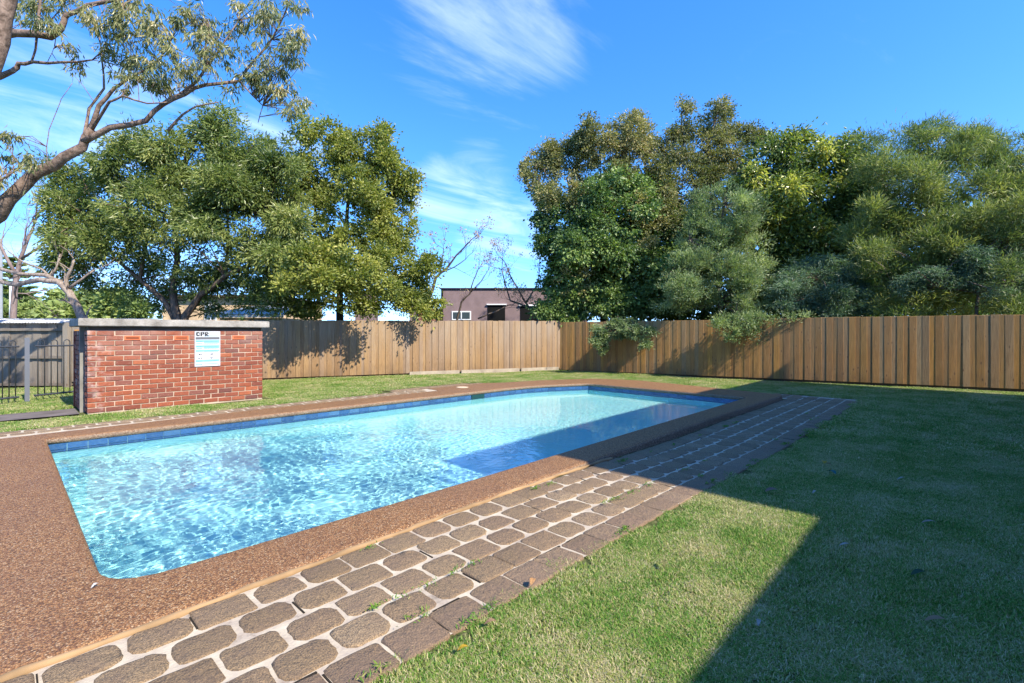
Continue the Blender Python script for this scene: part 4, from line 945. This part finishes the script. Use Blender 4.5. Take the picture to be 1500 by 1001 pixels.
# ---- gum tree reaching in from the left
Z = 9.3
def gum():
    base = cw(-12.6, 9.6, -.1); B = Vector(base); rg = np.random.default_rng(77); random.seed(77)
    t = empty('gum_tree', 'leaning gum tree reaching in from the left over the other trees', 'tree', base, 0)
    def Q(*a): return [px(u, v, z) - B for u, v, z in a]
    tp = cw(-12.2, 9.5, 3.0) - B
    main = [([Vector((0, 0, 0)), cw(-12.5, 9.6, 1.4) - B] + Q((-170, 420, Z), (-60, 355, Z), (-5, 312, Z), (35, 272, Z), (78, 244, Z), (118, 212, Z), (135, 190, Z)), .22, .065),
        ([cw(-12.5, 9.6, 1.4) - B, cw(-12.6, 9.6, 4) - B] + Q((-190, 100, Z), (-180, -60, Z)), .2, .1)]
    limbs = [(Q((122, 208, Z), (160, 188, Z), (214, 176, Z), (238, 153, Z), (270, 137, Z), (302, 125, Z), (350, 118, Z + .2), (372, 90, Z + .3), (398, 58, Z + .3), (418, 18, Z + .4), (430, -10, Z + .4)), .062, .010),
        (Q((236, 155, Z), (264, 138, Z), (290, 118, Z), (304, 98, Z), (300, 70, Z), (308, 40, Z)), .045, .010), (Q((130, 195, Z), (145, 155, Z), (166, 132, Z), (196, 112, Z), (232, 90, Z), (250, 60, Z)), .05, .01),
        (Q((135, 190, Z), (160, 150, Z - .3), (180, 141, Z - .3), (216, 152, Z - .3), (245, 150, Z - .3)), .03, .01), (Q((122, 208, Z), (130, 160, Z + .3), (152, 130, Z + .3), (150, 90, Z + .3), (145, 50, Z + .3)), .035, .01),
        (Q((246, 192, Z), (268, 168, Z), (286, 156, Z), (320, 150, Z)), .03, .01), (Q((350, 118, Z + .2), (370, 140, Z), (385, 155, Z), (378, 180, Z)), .018, .006), (Q((304, 98, Z), (330, 60, Z), (350, 30, Z)), .022, .008),
        (Q((-190, 60, Z), (-60, 62, Z), (0, 52, Z), (50, 50, Z), (72, 54, Z), (90, 40, Z), (98, 22, Z), (130, 9, Z), (172, 0, Z), (230, -15, Z)), .095, .028), (Q((54, 50, Z), (57, 28, Z), (60, -15, Z)), .035, .02), (Q((66, 52, Z), (76, 28, Z), (95, 5, Z)), .015, .008),
        (Q((-190, 150, Z), (-60, 125, Z), (0, 112, Z), (20, 104, Z), (28, 94, Z), (46, 91, Z), (92, 93, Z), (135, 88, Z)), .08, .015), (Q((46, 91, Z), (52, 72, Z), (54, 52, Z)), .018, .02), (Q((70, 90, Z), (76, 78, Z), (80, 68, Z)), .006, .004),
        (Q((70, 250, Z), (68, 215, Z), (72, 190, Z), (86, 155, Z), (90, 145, Z), (106, 122, Z)), .009, .005), (Q((138, 150, Z), (122, 126, Z), (108, 110, Z)), .007, .004), (Q((-60, 200, Z - 1), (-15, 90, Z - 1), (5, 28, Z - 1), (12, -40, Z - 1)), .17, .14),
        (Q((-60, 355, Z), (-40, 300, Z - .4), (0, 265, Z - .4), (30, 245, Z - .4)), .04, .012)]
    bm = bmesh.new(); branch_bm(bm, main, 12); bobj('trunk', bm, K_['gum'], t, True)
    nodes = []
    for pts, a, b in limbs:
        bm = bmesh.new(); branch_bm(bm, [(pts, a, b)], 8); bobj('limb', bm, K_['gum'], t, True)
        for i in range(len(pts) - 1):
            for k in (0, .33, .66, 1): nodes.append(pts[i].lerp(pts[i + 1], k) + B)
    lobes = [(45, 18, 36, 22), (85, 8, 40, 16), (60, 40, 30, 10), (150, 40, 42, 34), (205, 30, 40, 26), (215, 65, 42, 30), (170, 88, 38, 26), (230, 95, 42, 24), (200, 118, 44, 18), (97, 78, 17, 9), (110, 100, 14, 8), (290, 30, 34, 24), (300, 65, 30, 24), (270, 15, 25, 14), (345, 60, 36, 32), (325, 95, 26, 16), (370, 30, 36, 24),
             (405, 12, 34, 18), (440, 8, 24, 12), (430, 55, 22, 18), (415, 85, 32, 26), (385, 110, 30, 18), (410, 140, 32, 18), (440, 150, 18, 12), (425, 165, 16, 10), (345, 125, 26, 14), (280, 105, 26, 18), (20, 228, 32, 14), (48, 240, 18, 12), (15, 258, 22, 12), (8, 200, 18, 12), (50, 285, 8, 8), (245, 130, 30, 12), (-20, 250, 30, 30), (-30, 20, 40, 30)]
    P, D, T, cc = crown([(*l, Z + rg.uniform(-.5, .5)) for l in lobes], 12500, (.12, .022), rg, clump=(.13, 17), droop=1.15, outw=.25, shell=.5, depth=1.2)
    V, F, tn = leaf_cloud(P, D, (.125, .026), T, rg, .12); c = np_mesh('crown', V - np.array(base), F, F_['gum'], t, tint=tn); c['kind'] = 'stuff'
    bm = bmesh.new()
    for i in rg.choice(len(cc), 420, replace=False):
        e = Vector(cc[i]); a = min(nodes, key=lambda q: (q - e).length + random.uniform(0, .25))
        if (e - a).length > 1.6: continue
        m = a.lerp(e, .5) + Vector((random.uniform(-.08, .08), random.uniform(-.08, .08), random.uniform(-.02, .12)))
        tube_bm(bm, [a - B, m - B, e - B], [.009, .006, .003], 4, False)
    o = bobj('twig_mass', bm, K_['gum'], t); o['kind'] = 'stuff'
gum()

# ---- far view at the left: wooded rise, Norfolk pines, poles, small houses
bm = bmesh.new()
def hill():
    bm = bmesh.new(); n = 24; V = []
    for i in range(n + 1):
        for j in range(9):
            X = -150 + i * 8; Zz = 90 + j * 14; h = 3.2 * math.exp(-((X + 85) / 34) ** 2) * math.sin(math.pi * min(1, j / 8 + .12)) + .8 * noise.noise(Vector((X * .05, Zz * .05, 0)))
            V.append(bm.verts.new(cw(X, Zz, h)))
    for i in range(n):
        for j in range(8): bm.faces.new((V[i * 9 + j], V[(i + 1) * 9 + j], V[(i + 1) * 9 + j + 1], V[i * 9 + j + 1]))
    o = bobj('wooded_hill', bm, M['soil'], None, True); o['kind'] = 'structure'
hill()
for i, (u, v, ru, rv, Z, lab) in enumerate(((92, 443, 20, 13, 60, 'rounded sunlit tree far off right of the small white houses'), (118, 452, 20, 12, 58, 'low bushy tree far off beside the crooked trunk'), (58, 458, 22, 10, 55, 'low yellowish tree far off below the small houses'),
        (22, 448, 26, 16, 62, 'olive tree far off below the Norfolk pine'), (140, 450, 25, 14, 52, 'dark green tree far off right of the crooked trunk'), (85, 462, 25, 8, 50, 'lowest bright green tree far off above the old fence'), (0, 462, 20, 9, 52, 'green tree far off at the left edge'), (175, 447, 35, 18, 48, 'green tree far off seen under the wattle crown'))):
    b = cw(ub(u, Z), Z, -.5)
    tree('distant_tree', lab, b, [([b, px(u, v, Z)], .3, .15)], [(u, v, ru, rv, Z)], 3000, (.55, .35), F_['far'], K_['dark'], 50 + i, clump=(.9, 20), twigs=4, group='far trees at the left', twr=.05)
def norfolk(u, v0, v1, Z, w, lab, seed):
    rg = np.random.default_rng(seed); b = cw(ub(u, Z), Z, -.5); B = Vector(b); t = empty('norfolk_pine', lab, 'tree', b, 0, 'far Norfolk pines'); top = vb(v0, Z) + .5; bot = vb(v1, Z) + .5
    bm = bmesh.new(); tube_bm(bm, [(0, 0, 0), (0, 0, top)], [.25, .04], 6); bobj('trunk', bm, K_['dark'], t); P = []; D = []
    n = 9
    for k in range(n):
        z = bot + (top - bot) * k / n; rad = w / FPX * Z * (1 - k / n * .85)
        for a in np.linspace(0, 6.28, 8)[:-1] + k:
            for s in np.linspace(.15, 1, 14):
                for _ in range(3): P.append((math.cos(a) * rad * s + rg.normal(0, .12), math.sin(a) * rad * s + rg.normal(0, .12), z + rad * .16 * s * s + rg.normal(0, .06))); D.append((math.cos(a) + rg.normal(0, .5), math.sin(a) + rg.normal(0, .5), .3))
    V, F, tn = leaf_cloud(np.array(P), unit(np.array(D)), (.6, .22), rg.uniform(0, .5, len(P)), rg); c = np_mesh('crown', V, F, F_['far'], t, tint=tn); c['kind'] = 'stuff'
norfolk(20, 372, 448, 58, 34, 'tiered Norfolk pine far off behind the crooked tree', 61); norfolk(-14, 330, 440, 70, 30, 'taller tiered Norfolk pine at the left edge', 62)
for u, v0, v1, Z, r, mt, lab in ((16.5, 419, 462, 48, .17, 'white', 'short pale pole far off left of the crooked trunk'), (1, 350, 466, 34, .12, 'metalroof', 'tall grey pole at the left edge of the picture')):
    b = cw(ub(u, Z), Z, -.5); bm = bmesh.new(); tube_bm(bm, [(0, 0, 0), (0, 0, vb(v0, Z) + .5)], [r, r * .85], 10); o = bobj('pole', bm, M[mt]); o.location = b; tag(o, lab, 'pole')
for u0, u1, v0, Z, lab in ((36, 43, 446, 70, 'tiny sandy house far off on the wooded rise'), (56, 61, 448, 74, 'tiny white gabled house far off beside the rounded tree'), (63, 71, 455, 72, 'tiny low white house far off beside the rounded tree')):
    X0 = ub(u0, Z); b = bld('distant_house', lab, X0, ub(u1, Z), Z, -.5, vb(v0, Z), M['cream' if u0 < 50 else 'white'], 3); b['group'] = 'far houses at the left'
    w = ub(u1, Z) - X0; bm = bmesh.new(); zt = vb(v0, Z); V = [bm.verts.new(q) for q in ((-.1, -.1, zt), (w + .1, -.1, zt), (w + .1, 3.1, zt), (-.1, 3.1, zt), (w / 2, -.1, zt + .5), (w / 2, 3.1, zt + .5))]
    for f in ((0, 1, 4), (2, 3, 5), (1, 2, 5, 4), (3, 0, 4, 5), (0, 3, 2, 1)): bm.faces.new([V[i] for i in f])
    bobj('roof', bm, M['redwall'], b)
# spiky potted plant on the ledge behind the brick wall
bm = bmesh.new(); rg = np.random.default_rng(5); b = px(354, 470, 13.0)
for k in range(34):
    a = rg.uniform(0, 6.28); l = rg.uniform(.12, .22); e = rg.uniform(.25, 1.3); d = Vector((math.cos(a) * math.cos(e), math.sin(a) * math.cos(e), math.sin(e))); s = Vector((-math.sin(a), math.cos(a), 0)) * .011
    v = [bm.verts.new(q) for q in (-s, s, d * l * .6 + s * .8, d * l, d * l * .6 - s * .8)]; bm.faces.new(v)
sp = empty('spiky_plant', 'small spiky yucca-like plant showing above the capping right of the tree', 'plant', (b.x, b.y, ground(b.x, b.y))); top = b.z
o = bobj('leaf_rosette', bm, F_['ivy'] if False else simple('spiky_leaf', (.12, .20, .06), .5, .3), sp); o.location.z = top
bm = bmesh.new(); tube_bm(bm, [(0, 0, 0), (0, 0, top + .02)], .03, 8); bobj('stem', bm, K_['brown'], sp)

# ------------------------------------------------------------------ grass
def grass_tile(seed, R_, nb, h, w, tall=0):
    rg = np.random.default_rng(seed); r = R_ * np.sqrt(rg.uniform(0, 1, nb)); a = rg.uniform(0, 6.283, nb); X = r * np.cos(a); Y = r * np.sin(a)
    H = h * rg.uniform(.45, 1.25, nb); H[:int(nb * tall)] *= 1.7; th = rg.uniform(0, 6.283, nb); lean = rg.uniform(.1, 1.35, nb) * H; W = w * rg.uniform(.6, 1.2, nb)
    sx, sy = -np.sin(th), np.cos(th); dx, dy = np.cos(th), np.sin(th); z0 = np.zeros(nb)
    def pt(l, z, s): return np.stack([X + dx * l + sx * s, Y + dy * l + sy * s, z], 1)
    A = pt(0 * H, z0 - .004, -W / 2); B_ = pt(0 * H, z0 - .004, W / 2); Cc = pt(lean * .4, H * .62, W * .42); Dd = pt(lean * .4, H * .62, -W * .42); E = pt(lean, H * .95, 0 * W)
    V = np.stack([A, B_, Cc, Dd, E], 1).reshape(-1, 3); i = np.arange(nb)[:, None] * 5
    F = np.concatenate([i + [0, 1, 2], i + [0, 2, 3], i + [3, 2, 4]], 0)
    t = rg.beta(2.2, 2.4, nb) * .8 + .06; dead = rg.uniform(size=nb) < .26; t[dead] = rg.uniform(.8, 1, dead.sum())
    o = np_mesh('grass_tuft', V, F, M['grass'], None, tint=np.repeat(t, 5)); COL.objects.unlink(o); return o
def lawn():
    near = bpy.data.collections.new('near_tufts'); far = bpy.data.collections.new('far_tufts')
    for s in range(6): near.objects.link(grass_tile(s, .15, 2000, .021, .0038, .025))
    for s in range(4): far.objects.link(grass_tile(10 + s, .24, 1500, .028, .008, .03))
    rg = np.random.default_rng(9)
    def pts(step, x0, x1, y0, y1, cond, marg):
        X, Y = np.meshgrid(np.arange(x0, x1, step), np.arange(y0, y1, step)); X = X.ravel() + rg.uniform(-.5, .5, X.size) * step; Y = Y.ravel() + rg.uniform(-.5, .5, Y.size) * step
        k = (rg.uniform(0, 1, X.size) * 0 + marg)
        ok = cond(X, Y); m = marg
        ok &= ~((X < 12.66 + m) & (Y > T0 + .085 - m) & (Y < 3.4))
        ok &= ~inside(offset_loop(OUT, -m), X, Y)
        ok &= ~((X < 7.0 + m) & (Y > 8.6) & (Y < 9.45 + m)) & ~((X > 6.15 - m) & (X < 8.6 + m) & (Y > 9.3) & (Y < 9.85 + m)) & ~((X > 7) & (X < 9.1 + m) & (Y > 9.3) & (Y < 9.68 + m))
        ok &= ~((X > .82 - m) & (X < 3.70 + m) & (Y > 10.53 - m) & (Y < 12.0))
        ok &= ~((X < .86 + m * .5) & (Y > 10.62 - m * .7) & (Y < 11.45 + m * .7)) & (Y > -2.95)
        # stop at the fences (picture axes)
        Zc = X * CA + Y * SA; Xc = X * SA - Y * CA
        ok &= Zc < np.minimum(12.1 + (Xc + 11.0) / 12.785 * 5.9, 18.0 - (Xc - 1.785) / 12.8 * 7.5) + .05
        ok &= (Zc > .3) & (np.abs(Xc) < Zc * 1.25 + 2.2)
        ok &= ~((Xc < -10.9) & (Zc > 12.3))
        X, Y = X[ok], Y[ok]; return X, Y, ground(X, Y) - .012
    dist = lambda X, Y: np.hypot(X, Y)
    for name, coll, step, m, cond in (('grass', near, .15, .12, lambda X, Y: dist(X, Y) < 8.2), ('grass', far, .22, .17, lambda X, Y: dist(X, Y) >= 7.9)):
        X, Y, Zz = pts(step, -9, 19, -3, 18, cond, m)
        me = bpy.data.meshes.new(name); me.from_pydata(np.stack([X, Y, Zz], 1).tolist(), [], []); me.materials.append(M['grass'])
        a = me.attributes.new('rotz', 'FLOAT', 'POINT'); a.data.foreach_set('value', rg.uniform(0, 6.283, len(X)).astype(np.float32))
        sc = .80 + .28 * np.sin(X * 1.9 + 1) * np.sin(Y * 2.3) + rg.uniform(-.12, .12, len(X)); a = me.attributes.new('siz', 'FLOAT', 'POINT'); a.data.foreach_set('value', sc.astype(np.float32))
        o = link(bpy.data.objects.new(name, me)); o['kind'] = 'stuff'; o['label'] = 'short mown lawn of green and straw coloured blades'
        ng = bpy.data.node_groups.new('scatter_grass', 'GeometryNodeTree'); ng.interface.new_socket('Geometry', in_out='INPUT', socket_type='NodeSocketGeometry'); ng.interface.new_socket('Geometry', in_out='OUTPUT', socket_type='NodeSocketGeometry')
        N = ng.nodes; Lk = ng.links; gi = N.new('NodeGroupInput'); go = N.new('NodeGroupOutput'); ip = N.new('GeometryNodeInstanceOnPoints'); ci = N.new('GeometryNodeCollectionInfo'); ci.inputs['Collection'].default_value = coll
        ci.inputs['Separate Children'].default_value = True; ci.inputs['Reset Children'].default_value = True
        Lk.new(gi.outputs[0], ip.inputs['Points']); Lk.new(ci.outputs[0], ip.inputs['Instance']); ip.inputs['Pick Instance'].default_value = True
        ra = N.new('GeometryNodeInputNamedAttribute'); ra.data_type = 'FLOAT'; ra.inputs['Name'].default_value = 'rotz'; cx = N.new('ShaderNodeCombineXYZ'); Lk.new(ra.outputs['Attribute'], cx.inputs[2]); Lk.new(cx.outputs[0], ip.inputs['Rotation'])
        rb = N.new('GeometryNodeInputNamedAttribute'); rb.data_type = 'FLOAT'; rb.inputs['Name'].default_value = 'siz'; cy = N.new('ShaderNodeCombineXYZ'); cy.inputs[0].default_value = 1; cy.inputs[1].default_value = 1; Lk.new(rb.outputs['Attribute'], cy.inputs[2]); Lk.new(cy.outputs[0], ip.inputs['Scale'])
        Lk.new(ip.outputs[0], go.inputs[0]); md = o.modifiers.new('scatter', 'NODES'); md.node_group = ng
lawn()

# weeds and runners in the joints of the cobbles and at their edge
rg = np.random.default_rng(21); C_ = []; D_ = []; T_ = []
for k in range(46):
    edge = k % 3 == 0
    x = rg.uniform(.6, 10) if k > 8 else rg.uniform(.8, 3.5); y = T0 + (rg.uniform(-.01, .07) if edge else rg.choice([.207, .414, 1.03]) + rg.uniform(-.01, .01)); m = int(rg.uniform(10, 46)); r = rg.uniform(.01, .035)
    q = rg.normal(0, r, (m, 2)) * [1.6, .7]; C_.append(np.stack([x + q[:, 0], y + q[:, 1], np.full(m, float(ground(np.float64(x), np.float64(y))) + .012) + rg.uniform(0, .012, m)], 1)); D_.append(unit(rg.normal(size=(m, 3)) * [1, 1, .5] + [0, 0, .7])); T_.append(rg.uniform(.1, .6, m))
V, F, tn = leaf_cloud(np.concatenate(C_), np.concatenate(D_), (.026, .006), np.concatenate(T_), rg); w_ = np_mesh('weeds', V, F, M['grass'], None, tint=tn); tag(w_, 'little green weeds growing in the joints of the cobbles', kind='stuff')

# ------------------------------------------------------------------ fallen leaves
def dry_leaf(x, y, L, W, c, label, rz, z=.028, cat='leaf', on=None, name='fallen_leaf'):
    bm = bmesh.new(); n = 6; rows = []
    for i in range(n + 1):
        t = i / n; w = W / 2 * math.sin(math.pi * min(1, t * .92 + .04)) ** .8; zz = .012 * math.sin(t * 2.6); rows.append([bm.verts.new(((t - .5) * L, s * w, zz + abs(s) * w * .45)) for s in (-1, 0, 1)])
    for a, b in zip(rows, rows[1:]):
        for k in (0, 1): bm.faces.new((a[k], b[k], b[k + 1], a[k + 1]))
    bmesh.ops.solidify(bm, geom=list(bm.faces), thickness=.0008)
    o = bobj(name, bm, simple('leaf_' + cat + str(len(bpy.data.materials)), c, .6, .3), None, True); o.location = (x, y, float(ground(np.float64(x), np.float64(y))) + z if on is None else on); o.rotation_euler = (.1, -.08, rz); tag(o, label, cat, 'fallen leaves on the lawn')
def gpx(u, v, z=-.05):
    Zz = FPX * (EYE - z) / (v - 489); return cw((u - 750) / FPX * Zz, Zz)
TAN, YEL, SIL, DGR = (.42, .27, .16), (.60, .40, .04), (.48, .46, .42), (.05, .10, .05)
for u, v, L, W, c, lab, rz in ((1207, 676, .065, .05, YEL, 'bright yellow leaf on the shaded lawn', .3), (1219, 692, .075, .06, (.05, .22, .22), 'blue green round leaf on the shaded lawn below the yellow one', 1.0), (1214, 679, .05, .03, (.35, .12, .05), 'reddish leaf touching the bright yellow leaf', 2.0),
    (780, 871, .05, .03, (.62, .36, .16), 'orange tan leaf in the sunny grass by the middle of the cobbles', .4), (718, 934, .055, .022, TAN, 'small brown leaf in the sunny grass near the cobbles', -.6), (678, 974, .045, .018, YEL, 'narrow yellow leaf in the sunny grass at the bottom', -.5),
    (1130, 724, .11, .05, (.30, .20, .15), 'large curled brown leaf at the edge of the building shadow', -.8), (1193, 725, .055, .02, SIL, 'small pale leaf left of the tip of the sunny patch', -.3), (1360, 771, .085, .022, (.46, .38, .32), 'slender pinkish grey leaf on the shaded lawn', -1.0),
    (1237, 811, .06, .018, SIL, 'slender silvery leaf below the tip of the sunny patch', -.9), (1345, 855, .085, .032, DGR, 'dark green leaf lying in the shaded lawn', -.7), (1370, 929, .085, .026, TAN, 'long tan leaf low in the shaded lawn', -.95), (1111, 934, .04, .018, SIL, 'tiny silvery leaf near the shadow edge at the bottom', .2),
    (1320, 700, .09, .018, SIL, 'thin silvery leaf high in the shaded lawn', -.6), (972, 843, .07, .022, (.22, .22, .08), 'olive leaf lying in the sunny grass', .6)):
    g = gpx(u, v); dry_leaf(g.x, g.y, L, W, c, lab, rz)
g = gpx(139, 861, 0); dry_leaf(g.x, g.y, .035, .018, (.75, .72, .68), 'tiny white petal on the pool coping near the rounded corner', .4, cat='petal', on=.006, name='fallen_petal')
rg = np.random.default_rng(44)
bm = bmesh.new()
for k in range(230):
    u = rg.uniform(400, 1495); v = 545 + rg.beta(1.3, 3) * 130 + max(0, (u - 820)) * .03
    g = gpx(u, v)
    if (g.x < 12.8 and g.y > 1.5 and g.y < 10.2) or g.y > 14 or g.y < -1: continue
    Zc = g.x * CA + g.y * SA; Xc = g.x * SA - g.y * CA
    if Zc > min(12.1 + (Xc + 11) / 12.785 * 5.9, 18 - (Xc - 1.785) / 12.8 * 7.5) - .1: continue
    a = rg.uniform(0, 6.28); L = rg.uniform(.03, .07); W = L * rg.uniform(.2, .4); h = float(ground(np.float64(g.x), np.float64(g.y))) + .026
    d = Vector((math.cos(a), math.sin(a), rg.uniform(-.1, .2))); s = Vector((-math.sin(a), math.cos(a), 0)); c = Vector((g.x, g.y, h))
    bm.faces.new([bm.verts.new(q) for q in (c - d * L / 2, c + s * W / 2, c + d * L / 2 + Vector((0, 0, .006)), c - s * W / 2)])
o = bobj('leaf_litter', bm, simple('litter_leaf', (.55, .47, .26), .6, .3, .35)); tag(o, 'scattered small dry leaves over the far lawn', kind='stuff')
